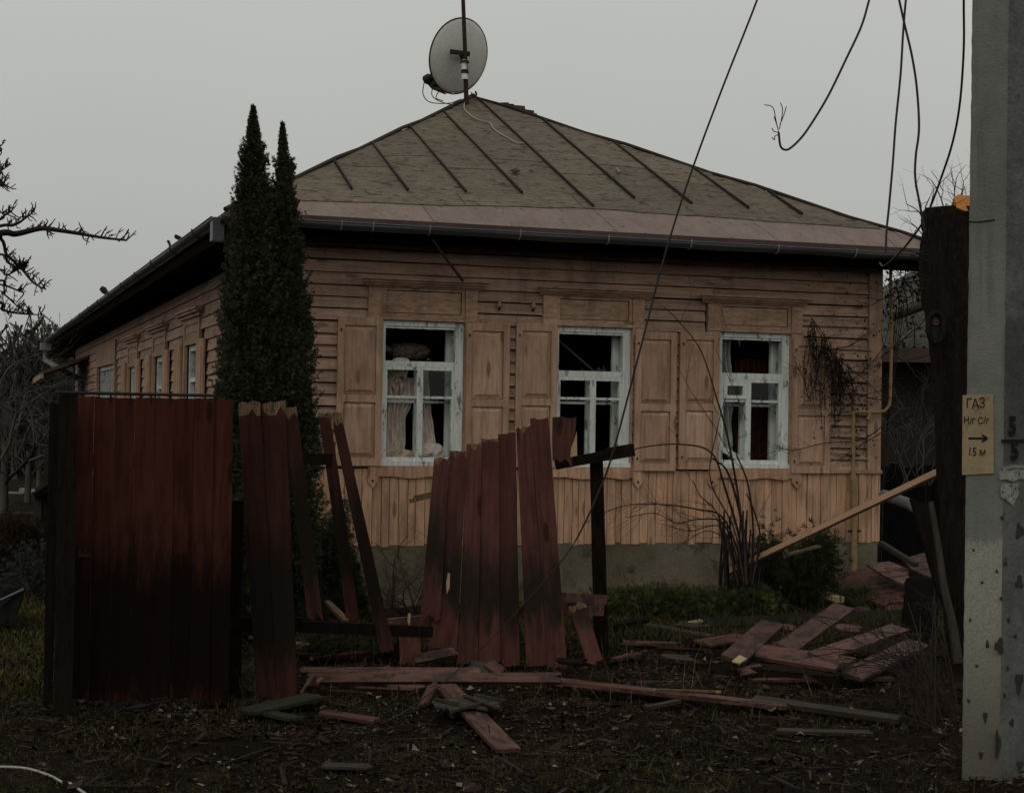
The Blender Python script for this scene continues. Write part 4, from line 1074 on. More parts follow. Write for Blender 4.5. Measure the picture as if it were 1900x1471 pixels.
bush('juniper_bush', 'low spreading juniper right of the broken fence post', 'juniper', G(1225, 1140), .58, .4, .24, 5600, m_leaf_low, .07, 13, .25)
bush('juniper_bush', 'low spreading juniper at the foot of the bare shrub', 'juniper', G(1345, 1140), .5, .38, .24, 5200, m_leaf_low, .07, 14, .25)
bush('juniper_bush', 'green juniper sprays behind the dark mossy beam', 'juniper', G(1560, 1128), .48, .3, .15, 3000, m_leaf_low, .07, 15, .2)
bush('evergreen_bush', 'dark green bush at the right foot of the thujas', 'evergreen bush', G(612, 1140), .26, .3, .80, 6500, m_leaf_thuja, .06, 16, .7)
bush('evergreen_bush', 'dark loose bush between the gate and the left fence boards', 'evergreen bush', G(440, 1180), .3, .3, .85, 5200, m_leaf_juniper, .06, 17, .5)
bush('ground_ivy', 'dark leafy creeper on the soil behind the fallen long boards', 'creeper', G(655, 1205), .5, .5, .12, 2600, m_leaf_juniper, .05, 18, .4)

# ---- bare shrubs
def stem(m, pts, r0, r1, sides=5, twigs=0, rnd=random, tl=.25, grav=0.0, depth=1):
    S = spline(pts, 7); k = len(S); r0 *= .8; m.tube(S, [r0 + (r1 - r0) * i / (k - 1) for i in range(k)], sides)
    for i in range(twigs):
        j = rnd.randint(int(k * .2), k - 2); d_ = (S[j + 1] - S[j]).normalized()
        nd_ = (d_ + Vector((rnd.gauss(0, 1), rnd.gauss(0, .6), rnd.gauss(0, 1))) * .8).normalized()
        branchy(m, S[j], nd_, tl * rnd.uniform(.5, 1.3), max(.0025, (r0 + (r1 - r0) * j / (k - 1)) * .45), depth, .4, (1, 3), .65, grav, 3, 0, 0, rnd)
sy = 14.3
base = G(1372, 1098); base.z = gz(base.x, base.y)
t_ = thing('bare_shrub', 'bare brown shrub with tall arching stems before the third window', 'shrub', base)
rnd = random.Random(5)
for pts, r0, r1, tw in (
    ([(1378, 1085), (1372, 1000), (1345, 905), (1320, 840), (1262, 824), (1190, 830), (1172, 840)], .018, .004, 3),
    ([(1385, 1085), (1378, 980), (1352, 880), (1322, 850)], .02, .008, 1),
    ([(1382, 1080), (1375, 960), (1352, 820), (1330, 740), (1300, 650), (1258, 595), (1232, 570)], .017, .003, 3),
    ([(1392, 1080), (1398, 990), (1388, 900), (1366, 842)], .016, .007, 1),
    ([(1380, 1080), (1362, 980), (1318, 890), (1330, 800), (1345, 740)], .012, .003, 2),
    ([(1388, 1080), (1345, 965), (1290, 944), (1220, 935), (1160, 938), (1112, 955)], .014, .003, 16),
    ([(1380, 1080), (1345, 975), (1298, 963), (1255, 970), (1215, 952), (1160, 960)], .012, .003, 14),
    ([(1376, 1080), (1340, 980), (1280, 985), (1240, 975)], .01, .003, 9),
    ([(1370, 1085), (1335, 960), (1300, 920), (1285, 890)], .01, .003, 6),
    ([(1370, 1085), (1350, 1010), (1310, 985), (1250, 1020)], .008, .003, 8),
    ([(1395, 1085), (1410, 1000), (1400, 950), (1385, 915)], .012, .006, 1),
    ([(1385, 780), (1352, 700), (1330, 650), (1345, 610), (1352, 600)], .004, .002, 2),
    ([(1362, 860), (1325, 790), (1288, 735), (1262, 690)], .005, .002, 2)):
    m = MB(); yy = sy + rnd.uniform(-.25, .25)
    stem(m, [AT(x, y, yy + .12 * math.sin(i * 1.7)) for i, (x, y) in enumerate(pts)], r0, r1, 5, tw, rnd, .28)
    m.build('stem', m_twig_red, t_)
m = MB()
for i in range(26):
    x = rnd.uniform(1330, 1400); p = AT(x, 1095, sy + rnd.uniform(-.2, .2)); p.z = 0; e = AT(x + rnd.uniform(-22, 26), rnd.uniform(945, 1030), sy + rnd.uniform(-.2, .2))
    m.tube(spline([p, (p + e) / 2 + Vector((rnd.uniform(-.03, .03), 0, 0)), e], 4), [.014 - .0007 * k for k in range(9)], 4)
m.build('old_stalks', m_twig, t_)
t2 = thing('bare_shrub', 'tangled low bare bush between the leaning boards and the broken fence panel', 'shrub', ONG(745, 1150))
rnd = random.Random(9)
for i in range(15):
    m = MB(); p = G(rnd.uniform(715, 790), 1158 + rnd.uniform(-25, 10)); p.z = 0
    branchy(m, p, (rnd.uniform(-.5, .5), rnd.uniform(-.3, .2), 1), rnd.uniform(.3, .5), .009, 3, .5, (2, 3), .72, -.02, 4, 0, 0, rnd)
    m.build('stem', m_twig_red, t2)
t3 = thing('dead_creeper', 'dead dark creeper clump hanging on the wall beside the third window right shutter', 'creeper', onwall(1520, 1000))
rnd = random.Random(3); m = MB(); leaves = []
for pts in ([(1505, 590), (1530, 625), (1552, 690), (1560, 760), (1540, 800)], [(1510, 600), (1548, 660), (1600, 700), (1640, 740)], [(1525, 640), (1515, 700), (1500, 745)], [(1530, 650), (1580, 640), (1615, 610)], [(1545, 690), (1590, 730), (1650, 745)], [(1650, 780), (1600, 815), (1530, 822), (1470, 835), (1435, 825)], [(1640, 800), (1590, 830), (1560, 850)], [(1555, 720), (1600, 690), (1640, 640), (1655, 560)], [(1500, 740), (1490, 700), (1478, 680)]):
    P = [onwall(x, y, -.12 + rnd.uniform(-.04, .03)) for x, y in pts]
    stem(m, P, .008, .003, 4, 14, rnd, .2, 0, 2)
m.build('stems', m_twig_red, t3)
rr = np.random.default_rng(8); mh = MB(); LP = []
for k in range(60):
    u = rnd.random() ** .8; x0, y0 = 1500 + 75 * u + rnd.uniform(-6, 6), 592 + 90 * u + rnd.uniform(-12, 30)
    ln = rnd.uniform(50, 150) * (1.1 - .5 * abs(u - .4)); dx = rnd.uniform(-22, 38); o0 = -.07 - .10 * rnd.random()
    pts = [(x0, y0, o0), (x0 + dx * .3 + rnd.uniform(-6, 6), y0 + ln * .33, o0 - .04), (x0 + dx * .7 + rnd.uniform(-8, 8), y0 + ln * .68, o0 - .02), (x0 + dx + rnd.uniform(-8, 8), y0 + ln, o0)]
    S = spline([onwall(x, y, o) for x, y, o in pts], 5); mh.tube(S, [.0042 - .0025 * i / (len(S) - 1) for i in range(len(S))], 3, cap=False)
    for q_ in S[1:]:
        for _ in range(rnd.choice((0, 1, 2))): LP.append(q_ + Vector((rnd.gauss(0, .014), rnd.gauss(0, .014), rnd.gauss(0, .018))))
    if rnd.random() < .45: branchy(mh, S[rnd.randint(3, len(S) - 2)], (rnd.uniform(-.4, 1), -.3, rnd.uniform(-.8, .4)), rnd.uniform(.08, .22), .003, 2, .5, (1, 3), .7, -.02, 3, 0, 0, rnd)
mh.build('hanging_stems', m_twig, t3)
for k in range(330): LP.append(onwall(rr.normal(1600, 42), rr.normal(690, 85), -.06 - .06 * rr.random()))
V, Q = sprays(np.array(LP), .028, -.7, None, 3, rr, .16); np_mesh('dead_leaves', V, Q, m_leaf_dead, t3, tuple(onwall(1520, 1000)))
t4 = thing('ivy', 'dark ivy leaves hanging under the right end of the eaves', 'creeper', onwall(1660, 1000, 0))
P = np.array([W(rr.normal(3.42, .12), rr.normal(-.15, .25), 0) + UP * (3.12 + .24 * rr.normal()) for i in range(330)])
V, Q = sprays(P, .06, -.2, None, 2, rr); np_mesh('foliage', V, Q, m_leaf_dead, t4, tuple(onwall(1660, 1000, 0)))
m = MB(); rnd = random.Random(12)
for i in range(14): branchy(m, W(3.35 + rnd.uniform(-.05, .2), rnd.uniform(-.2, .2), rnd.uniform(2.3, 3.3)), (rnd.uniform(-.3, 1), rnd.uniform(-.5, .3), rnd.uniform(-.4, 1)), .4, .008, 2, .5, (2, 3), .7, 0, 3, 0, 0, rnd)
for i in range(4): m.tube(spline([W(3.27, .05 * i, .1), W(3.3, -.02, 1.5), W(3.36 + .03 * i, -.1, 3.0)], 5), .006, 4)
m.build('stems', m_twig, t4)
t5 = thing('bramble', 'thin dark bramble canes arching over the fallen boards beside the concrete pole', 'bramble', ONG(1745, 1330))
rnd = random.Random(21)
for i in range(40):
    m = MB(); b0 = G(1745 + rnd.uniform(-45, 40), 1335 + rnd.uniform(-30, 25)); b0.z = 0
    ex, ey = rnd.uniform(1440, 1745), rnd.uniform(1090, 1260); e = AT(ex, ey, b0.y + rnd.uniform(-.1, .9))
    if e.z < .08: e.z = .08
    mid_ = (b0 + e) / 2 + UP * rnd.uniform(.08, .28)
    stem(m, [b0, b0.lerp(mid_, .5) + UP * .08, mid_, e], .0055, .0022, 4, rnd.randint(2, 5), rnd, .16)
    m.build('cane', m_twig_red if i % 2 else m_twig, t5)

# ================================================================== GATE
GA, GB = G(139, 1311), G(393, 1303)
GA.z = GB.z = 0
gd = (GB - GA).normalized(); gn = Vector((gd.y, -gd.x, 0))            # gn faces the camera
gate = thing('wooden_gate', 'tall closed gate of red brown vertical boards with shade painted into its lower half', 'gate', GA)
edges_px = [139, 170, 208, 246, 283, 320, 356, 393]
def board(parent, p0, p1, w0, w1, face, thick, mats, jt=0.0, jb=0.0, raw_top=0.0, raw_bot=0.0, name='board', seed=0, cols=5, label=None):
    """plank from p0 (bottom) to p1 (top); jagged ends; optional bare wood at the ends. Local: x across, y away from the viewer, z along"""
    rnd = random.Random(seed); p0, p1 = Vector(p0), Vector(p1)
    zax = (p1 - p0); Ln = zax.length; zax.normalize()
    face = Vector(face); yax = -(face - zax * face.dot(zax)).normalized(); xax = yax.cross(zax)
    m = MB(); rows = [('b', 0)]
    if raw_bot: rows.append(('rb', raw_bot))
    rows.append(('m', Ln * .5))
    if raw_top: rows.append(('rt', Ln - raw_top))
    rows.append(('t', Ln))
    V = []; nc = cols + 1; ej = .0 if name == 'board' and jt < .006 else .003
    jbs = [rnd.uniform(-jb, jb * .2) for _ in range(nc)]; jts = [rnd.uniform(-jt, jt * .3) for _ in range(nc)]
    edge = {r: (rnd.uniform(-ej, ej), rnd.uniform(-ej, ej)) for r in range(len(rows))}
    for side in (0, 1):
        for ri, (kind, zz) in enumerate(rows):
            t = zz / Ln; w = w0 + (w1 - w0) * t
            for c_ in range(nc):
                u = c_ / cols - .5; dz = 0
                if kind == 'b': dz = -jbs[c_] if jb else 0
                if kind == 't': dz = jts[c_] if jt else 0
                if kind == 'rt': dz = rnd.uniform(-.035, .03)
                if kind == 'rb': dz = rnd.uniform(-.03, .05)
                x = u * w + (edge[ri][0] if c_ == 0 else edge[ri][1] if c_ == cols else 0)
                V.append(Vector((x, thick * side, max(0, zz + dz) if kind != 'b' else zz + dz)))
    nr = len(rows); o_ = nr * nc
    for ri in range(nr - 1):
        mi = 1 if (rows[ri + 1][0] == 't' and raw_top) or (rows[ri][0] == 'b' and raw_bot) else 0
        for c_ in range(cols):
            a, b_ = ri * nc + c_, ri * nc + c_ + 1
            m.f.append((a, b_, b_ + nc, a + nc)); m.m.append(mi); m.sm.append(False)
            m.f.append((o_ + a, o_ + a + nc, o_ + b_ + nc, o_ + b_)); m.m.append(mi); m.sm.append(False)
        for c_ in (0, cols):
            a = ri * nc + c_; fc = (a, a + nc, o_ + a + nc, o_ + a); m.f.append(fc if c_ == 0 else fc[::-1]); m.m.append(mi); m.sm.append(False)
    for ri, mi in ((0, 1 if (raw_bot or jb) else 0), (nr - 1, 1 if (raw_top or jt) else 0)):
        for c_ in range(cols):
            a, b_ = ri * nc + c_, ri * nc + c_ + 1; fc = (a, o_ + a, o_ + b_, b_); m.f.append(fc if ri == 0 else fc[::-1]); m.m.append(mi); m.sm.append(False)
    mw = Matrix.Translation(p0) @ Matrix((xax, yax, zax)).transposed().to_4x4()
    m.v = [tuple(mw @ v_) for v_ in V]
    o = m.build(name, mats, parent, mw=mw)
    if label: o['label'] = label
    return o
def gate_pt(px, z): 
    r = ray(px, 1000); t = (GA - ORG).dot(gn) / r.dot(gn); p = ORG + r * t; p.z = z; return p
ztop = AT(250, 738, gate_pt(250, 0).y).z
for i in range(7):
    a, b_ = gate_pt(edges_px[i] + .1, 0), gate_pt(edges_px[i + 1] - .1, 0); w = (b_ - a).length
    zb = .03 + random.uniform(-.012, .012)
    c_ = (a + b_) / 2 + gn * random.uniform(-.004, .004)
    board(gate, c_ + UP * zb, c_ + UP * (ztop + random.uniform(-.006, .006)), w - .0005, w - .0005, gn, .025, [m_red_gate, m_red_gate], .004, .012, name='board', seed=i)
m = MB(); a, b_ = gate_pt(98, 0), gate_pt(396, 0); zr = AT(250, 731, gate_pt(250, 0).y).z
m.tube([a + UP * zr, b_ + UP * zr], .011, 6); m.build('top_rail', m_black, gate)
for x in (200, 237, 275, 312): m = MB(); p = gate_pt(x, 0); m.tube([p + UP * (ztop - .03), p + UP * zr], .006, 5); m.build('rail_pin', m_black, gate)
for zz in (.35, 1.45): m = MB(); m.bar(gate_pt(140, zz) - gn * .05, gate_pt(392, zz) - gn * .05, .05, .08); m.build('crossbar', m_dark_wood, gate)
m = MB(); p = gate_pt(158, 0); zz = AT(158, 1030, p.y).z
m.bar(p + UP * zz + gn * .006 - gd * .04, p + UP * zz + gn * .006 + gd * .035, .012, .022); m.bar(p + UP * (zz + .03) - gd * .03 + gn * .006, p + UP * (zz - .01) - gd * .03 + gn * .006, .012, .014, (1, 0, 0)); m.build('latch', m_rust, gate)
def post_thing(name, label, px0, px1, base_py, top_py, thick, mat, dy=0.0, depth=None):
    c_ = G((px0 + px1) / 2, base_py); y = (depth or c_.y) + dy
    a, b_ = AT(px0, base_py - 60, y), AT(px1, base_py - 60, y); z1 = AT(px0, top_py, y).z
    mid_ = (a + b_) / 2; mid_.z = -.02; t = thing(name, label, 'post', (mid_.x, mid_.y, 0))
    w = (b_ - a).length
    board(t, mid_, Vector((mid_.x, mid_.y, z1)), w, w * .98, gn, thick, [mat, mat], .012, 0, name='post_shaft', seed=int(px0))
    return t
post_thing('gate_post', 'black square post at the left edge of the red gate', 100, 134, 1325, 728, .13, m_dark_wood)
post_thing('gate_post', 'dark red plank post between the gate and the thuja', 387.5, 424, 1302, 738, .09, m_red_gate)
sp = thing('side_board', 'narrow dark board standing behind the black left gate post', 'board', G(91, 1318))
p = AT(90, 1270, 9.35); p.z = .0
board(sp, p, Vector((p.x, p.y, AT(90, 747, 9.35).z)), .055, .055, gn, .03, [m_dark_wood, m_dark_wood], .006, name='plank', seed=4)

# ================================================================== BROKEN FENCE, left part
FN = Vector((.12, -1, .02)).normalized()
fence = thing('broken_fence', 'broken red brown fence boards leaning between the gate and the torn panel', 'fence', ONG(510, 1296))
def pxboard(parent, top, bot, w0, w1, yt, yb, seed, jt=.015, jb=.01, raw_top=0, raw_bot=0, mats=None, face=FN, thick=.024, **kw):
    tw = random.Random(seed * 7); face = Vector(face) + Vector((tw.uniform(-.2, .2), 0, tw.uniform(-.06, .06)))
    p1, p0 = AT(*top, yt), AT(*bot, yb)
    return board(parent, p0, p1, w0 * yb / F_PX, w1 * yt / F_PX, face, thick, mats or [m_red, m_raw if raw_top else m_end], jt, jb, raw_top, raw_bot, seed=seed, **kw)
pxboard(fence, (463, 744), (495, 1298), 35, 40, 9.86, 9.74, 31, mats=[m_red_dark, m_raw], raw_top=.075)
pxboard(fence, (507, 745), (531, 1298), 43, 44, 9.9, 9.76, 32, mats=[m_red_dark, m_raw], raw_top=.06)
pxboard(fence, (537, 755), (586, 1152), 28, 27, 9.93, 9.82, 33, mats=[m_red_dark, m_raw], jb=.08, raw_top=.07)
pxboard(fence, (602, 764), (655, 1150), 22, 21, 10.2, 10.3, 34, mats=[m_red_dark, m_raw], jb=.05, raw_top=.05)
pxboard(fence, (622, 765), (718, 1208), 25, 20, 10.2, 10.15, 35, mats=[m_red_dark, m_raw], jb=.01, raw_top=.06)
m = MB(); m.bar(AT(428, 1158, 9.92), AT(560, 1158, 10.05), .05, .09); m.bar(AT(555, 1162, 10.1), AT(800, 1172, 10.7), .05, .075); m.build('rail', m_dark_wood, fence)
m = MB(); m.bar(AT(540, 851, 10.0), AT(612, 852, 10.24), .05, .075); m.build('rail', m_dark_wood, fence)
for x, yb, yy in ((424, 1300, 9.95),): m = MB(); p = G(x + 12, 1260); m.bar(Vector((AT(436, 1200, yy).x, yy + .02, -.05)), Vector((AT(436, 1200, yy).x, yy + .02, 1.2)), .07, .07, (1, 0, 0)); m.build('fence_post', m_dark_wood, fence)
# torn panel in the middle with its post and rail
FN2 = Vector((-.04, -1, .06)).normalized()
panel = thing('fence_panel', 'torn red brown fence panel with a top edge sloping up to a dark post', 'fence', ONG(930, 1245))
for k, (top, bot, w0, w1, jt, jb, rt) in enumerate((
    ((820, 848), (798, 1150), 37, 30, .012, .04, .035), ((850, 836), (822, 1206), 52, 33, .008, .02, .03),
    ((880, 822), (868, 1233), 38, 28, .007, .012, .03), ((909, 813), (907, 1235), 41, 34, .008, .012, .025),
    ((940, 803), (946, 1237), 37, 31, .008, .012, .0), ((970, 790), (998, 1237), 41, 26, .03, .012, .03), ((1000, 775), (1035, 1239), 36, 34, .012, .012, 0))):
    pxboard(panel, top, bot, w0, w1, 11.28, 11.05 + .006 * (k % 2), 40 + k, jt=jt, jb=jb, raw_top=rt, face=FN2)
pxboard(panel, (1048, 772), (1043, 862), 36, 44, 11.45, 11.43, 50, jt=.015, jb=.06, face=FN2)
m = MB(); m.slab([AT(x, y, 11.41) for x, y in ((1070, 800), (1071, 845), (1058, 848), (1060, 830), (1066, 815))], FN2, .03); m.build('split_edge', m_bright_raw, panel)
m = MB(); m.slab([AT(x, y, 11.02) for x, y in ((831, 1062), (835, 1064), (834, 1090), (829, 1102), (828, 1080))], FN2, .01); m.build('splinter', m_bright_raw, panel)
py_ = 11.86
pb = G(1116, 1208); pt_ = AT(1107, 852, pb.y)
board(panel, Vector((pb.x, pb.y, -.03)), pt_, .105, .098, FN2, .1, [m_dark_wood, m_dark_wood], .01, 0, name='post', seed=60)
m = MB(); m.bar(AT(1030, 862, pb.y - .03), AT(1140, 842, pb.y - .03), .09, .075); m.bar(AT(1125, 843, pb.y - .04), AT(1177, 834, pb.y - .05), .07, .095); m.bar(AT(1085, 851, pb.y - .06), AT(1172, 828, pb.y - .07), .03, .03); m.build('top_rail', m_dark_wood, panel)
m = MB(); m.bar(AT(700, 1160, 11.25), AT(1045, 1125, 11.35), .06, .08); m.bar(AT(1045, 1108, 11.4), AT(1122, 1112, 11.8), .04, .07); m.bar(AT(1050, 1128, 11.5), AT(1118, 1128, 11.75), .04, .11); m.build('lower_rail', m_red_loose, panel)
m = MB(); m.bar(AT(800, 920, 11.4), AT(840, 915, 11.36), .03, .05); m.bar(AT(760, 930, 11.45), AT(806, 918, 11.4), .02, .03); m.bar(AT(768, 922, 11.45), AT(806, 914, 11.4), .02, .02); m.build('snapped_rail', m_raw, panel)
# short stubs
def loose(name, label, cat, top, bot, w0, w1, yt, yb, seed, group=None, mats=None, face=FN2, origin=None, **kw):
    p0 = AT(*bot, yb); t = thing(name, label, cat, (p0.x, p0.y, max(0, min(p0.z, AT(*top, yt).z))), group)
    pxboard(t, top, bot, w0, w1, yt, yb, seed, mats=mats, face=face, **kw); return t
st1 = loose('board_stub', 'short upright red stub with a yellow splinter left of the torn panel', 'board', (757, 1142), (762, 1234), 40, 38, 10.95, 10.9, 71, jt=.05, jb=.03)
m = MB(); m.slab([AT(x, y, 10.92) for x, y in ((757, 1138), (762, 1138), (761, 1150), (759, 1163), (756, 1150))], FN2, .012); m.build('splinter', m_bright_raw, st1)
loose('board_stub', 'short red board leaning left against the torn panel post', 'board', (1070, 1120), (1105, 1231), 28, 34, 11.35, 11.1, 72, jt=.045, jb=.03, raw_top=.03)

# ================================================================== FALLEN BOARDS AND WRECKAGE ON THE GROUND
def lie(name, label, cat, a, b_, w, thick, mats, seed, tilt=0.0, jt=.03, jb=.03, raw_top=0, raw_bot=0, group=None, lift=None):
    """board lying down: ends given as (px, py, height of its upper face)"""
    pa, pb = G(a[0], a[1], a[2]), G(b_[0], b_[1], b_[2])
    t = thing(name, label, cat, ((pa.x + pb.x) / 2, (pa.y + pb.y) / 2, max(0, min(a[2], b_[2]) - thick)), group)
    d_ = (pb - pa).normalized(); side = d_.cross(UP).normalized()
    face = (UP + side * tilt).normalized()
    board(t, pa, pb, w, w, face, thick, mats, jt, jb, raw_top, raw_bot, seed=seed)
    return t
RL = [m_red_loose, m_end]; RB_ = [m_red_loose, m_bright_raw]; GW = [m_grey_wood, m_grey_wood]; DW = [m_dark_wood, m_dark_wood]; GM = [m_green_wood, m_green_wood]
FB = 'fallen fence boards'
lie('broken_board', 'long thin red board edge lying left of centre under the torn panel', 'board', (556, 1242, .09), (895, 1243, .10), .05, .03, RL, 101, .7, group=FB)
lie('broken_board', 'long red board lying along the foot of the torn panel', 'board', (566, 1256, .07), (1045, 1256, .12), .07, .03, RL, 102, 1.0, .05, .03, group=FB)
lie('broken_board', 'longest red board running from the panel foot to the right', 'board', (1005, 1256, .08), (1462, 1307, .04), .12, .026, RL, 103, .0, .03, .05, group=FB)
lie('splintered_board', 'splintered tan and red board end under the dark left fence boards', 'board', (588, 1252, .13), (566, 1284, .02), .13, .02, [m_red_loose, m_raw], 104, .2, .02, .06, 0, .1, group=FB)
lie('grey_board', 'dark grey flat board lying at the foot of the left fence boards', 'board', (455, 1318, .03), (590, 1287, .06), .17, .02, GM, 105)
lie('grey_board', 'dark grey board corner pointing right beside the sloping grey board', 'board', (470, 1314, .02), (552, 1331, .02), .10, .018, GM, 106)
lie('broken_board', 'small red board on the bare soil left of the crossed boards', 'board', (594, 1318, .03), (700, 1334, .03), .065, .02, RL, 107, .2, .03, .02, group=FB)
lie('broken_board', 'wide red board pointing toward the viewer in the middle foreground', 'board', (826, 1268, .07), (945, 1389, .025), .135, .022, RL, 108, .0, .01, .02, group=FB)
t = thing('splintered_sheet', 'grey splintered board lying across the wide foreground board', 'board', G(865, 1305)); m = MB()
sp_px = [(801, 1300), (815, 1296), (838, 1298), (842, 1291), (862, 1289), (880, 1293), (897, 1291), (930, 1303), (912, 1306), (925, 1312), (898, 1308), (905, 1315), (876, 1310), (852, 1314), (838, 1322), (830, 1311), (808, 1309)]
m.slab([G(x, y, .075) for x, y in sp_px], UP, .012); m.build('board', m_splint, t)
for (x0_, y0_), (x1_, y1_), w_ in (((806, 1296), (850, 1304), .02), ((862, 1290), (922, 1312), .025), ((840, 1318), (905, 1300), .02), ((880, 1288), (938, 1299), .015)):
    m2 = MB(); m2.bar(G(x0_, y0_, .085), G(x1_, y1_, .092), w_, .012); m2.build('sliver', m_grey_wood, t)
m = MB(); m.slab([G(x, y, .03) for x, y in ((828, 1316), (846, 1314), (858, 1322), (838, 1330))], UP, .012); m.build('flake', m_splint, t)
lie('broken_board', 'small leaning red sliver left of the wide foreground board', 'board', (803, 1266, .10), (782, 1308, .02), .06, .02, RL, 110, .4, .03, .03, group=FB)
lie('broken_board', 'red splinter propped on the long board under the torn panel', 'board', (905, 1228, .16), (938, 1250, .10), .09, .02, RL, 111, .3, .06, .01, .03, group=FB)
lie('broken_board', 'low red board across the foot of the torn panel left side', 'board', (768, 1222, .10), (846, 1206, .13), .07, .022, RL, 112, .9, .02, .03, group=FB)
# right hand heap
lie('broken_board', 'red board with a yellow broken corner at the left of the right heap', 'board', (1359, 1221, .15), (1434, 1154, .22), .17, .024, RL, 120, .25, .02, .02, 0, .0, group=FB)
tri = MB(); tri.slab([G(x, y, h) for x, y, h in ((1358, 1226, .165), (1372, 1214, .175), (1386, 1221, .165), (1372, 1230, .158))], (0, -.4, 1), .01)
tag(tri.build('wood_chip', m_bright_raw), 'yellow fresh split chip on the broken corner of the heap left board', 'chip')
lie('broken_board', 'long plain red board slanting up to the right in the heap', 'board', (1458, 1200, .16), (1567, 1123, .34), .165, .024, RL, 121, .22, .01, .02, group=FB)
lie('broken_board', 'mud smeared red board lying across under the slanting boards', 'board', (1398, 1204, .15), (1572, 1231, .15), .23, .024, RL, 122, .25, .03, .06, group=FB)
lie('broken_board', 'red board on the right of the heap pointing up right', 'board', (1515, 1216, .17), (1672, 1162, .22), .155, .024, RL, 123, .2, .02, .03, group=FB)
lie('broken_board', 'lowest red board of the right heap with mud on its face', 'board', (1578, 1252, .08), (1706, 1190, .14), .17, .024, RL, 124, .2, .02, .03, group=FB)
lie('beam', 'black filler timber added as shadow under the front of the right heap', 'beam', (1385, 1232, .10), (1560, 1250, .09), .16, .08, DW, 128, .1)  # added dark piece standing in for the shadow under the heap
lie('beam', 'second black filler added as shadow deeper beneath the right heap of boards', 'beam', (1420, 1215, .09), (1640, 1222, .08), .2, .07, DW, 129, .0)  # added as well, fills the cavity with painted shadow
lie('broken_board', 'sliver of red board half hidden at the left rear of the heap', 'board', (1425, 1192, .12), (1500, 1196, .12), .16, .02, RL, 119, .1, .03, .03, group=FB)
lie('broken_board', 'short pale edged board lying under the lowest red board', 'board', (1560, 1258, .02), (1660, 1256, .03), .08, .02, GW, 125)
lie('broken_board', 'small red piece lying behind the yellow cornered board', 'board', (1300, 1192, .03), (1385, 1178, .05), .19, .02, RL, 126, .1, .03, .03, group=FB)
lie('broken_board', 'faded red board flat on the soil right of the fence post', 'board', (1175, 1190, .03), (1256, 1192, .03), .14, .02, RL, 127, .0, .02, .03, group=FB)
lie('beam', 'long dark mossy beam lying in front of the juniper sprays', 'beam', (1300, 1146, .08), (1680, 1131, .08), .1, .08, GM, 130, -.2, .02, .02)
lie('beam', 'grey brown beam lying aslant behind the small red pieces', 'beam', (1196, 1156, .06), (1322, 1179, .05), .09, .06, GW, 131, .1)
lie('beam', 'dark rotten beam lying right of the fence post', 'beam', (1085, 1166, .06), (1198, 1146, .1), .08, .07, DW, 132, .1)
lie('stick', 'pale split stick on the soil left of the mossy beam', 'stick', (1272, 1154, .06), (1322, 1146, .07), .05, .02, [m_bright_raw, m_bright_raw], 133)
lie('stick', 'thin pale sliver below the pale split stick', 'stick', (1272, 1161, .04), (1318, 1158, .04), .03, .015, [m_raw, m_raw], 134)
lie('broken_board', 'dark board lying low right of the longest red board', 'board', (1395, 1292, .04), (1672, 1331, .04), .08, .03, GW, 135, .2)
lie('stick', 'thin pale strip lying behind the longest red board', 'stick', (1178, 1264, .03), (1305, 1262, .03), .03, .015, GW, 136)
lie('stick', 'pale splinter lying on the longest red board', 'stick', (1215, 1277, .075), (1336, 1281, .07), .025, .012, [m_raw, m_bright_raw], 137)
lie('broken_board', 'thin dark red board half sunk in the soil near the pole', 'board', (1438, 1352, .02), (1618, 1357, .03), .05, .02, GW, 138, .2)
lie('stick', 'short grey stick under the longest red board', 'stick', (1200, 1309, .02), (1262, 1297, .03), .05, .02, GW, 139)
lie('stick', 'pale peeled stick lying behind the left fence boards', 'stick', (606, 1112, .22), (645, 1150, .1), .05, .03, [m_raw, m_raw], 140)
lie('bark_piece', 'thin brown bark sheet on the front soil left of centre', 'bark', (595, 1417, .02), (690, 1420, .015), .1, .012, GW, 141)
# torn panel pieces by the house corner
def sheet(label, px, p_at, nrm, name='panel_piece', mat=m_red_loose, thick=.026, cat='board panel', split=3):
    """panel lying on a plane: outline pixels are surveyed on that plane; boards split along the slope"""
    n_ = Vector(nrm).normalized(); o_ = G(*p_at); P = []
    for x, y in px:
        r = ray(x, y); P.append(ORG + r * ((o_ - ORG).dot(n_) / r.dot(n_)))
    c_ = sum(P, Vector()) / len(P); t = thing(name, label, cat, (c_.x, c_.y, max(0, min(p.z for p in P) - thick)), 'torn fence panels by the corner')
    m = MB(); m.slab(P, n_, thick, 0, 0); m.build('board', mat, t)
    a = (P[1] - P[0]).normalized(); b_ = n_.cross(a)
    for k in range(1, split):
        q_ = c_ + b_ * (k - split / 2) * .13; m = MB(); m.bar(q_ - a * .22 + n_ * .001, q_ + a * .22 + n_ * .001, .006, .002, n_); m.build('board_joint', m_dark_sheet, t)
    return t
sheet('large muddy red panel piece lying against the plinth corner', [(1528, 1068), (1602, 1054), (1640, 1063), (1660, 1085), (1684, 1100), (1668, 1104), (1680, 1114), (1650, 1117), (1640, 1123), (1604, 1108), (1585, 1106), (1560, 1092)], (1610, 1095, .17), (-.1, -.25, 1), split=4)
sheet('middle red panel piece with a jagged right edge by the house corner', [(1608, 1046), (1650, 1041), (1690, 1056), (1684, 1064), (1688, 1074), (1680, 1076), (1676, 1083), (1640, 1067)], (1660, 1064, .33), (.05, -.3, 1), split=3)
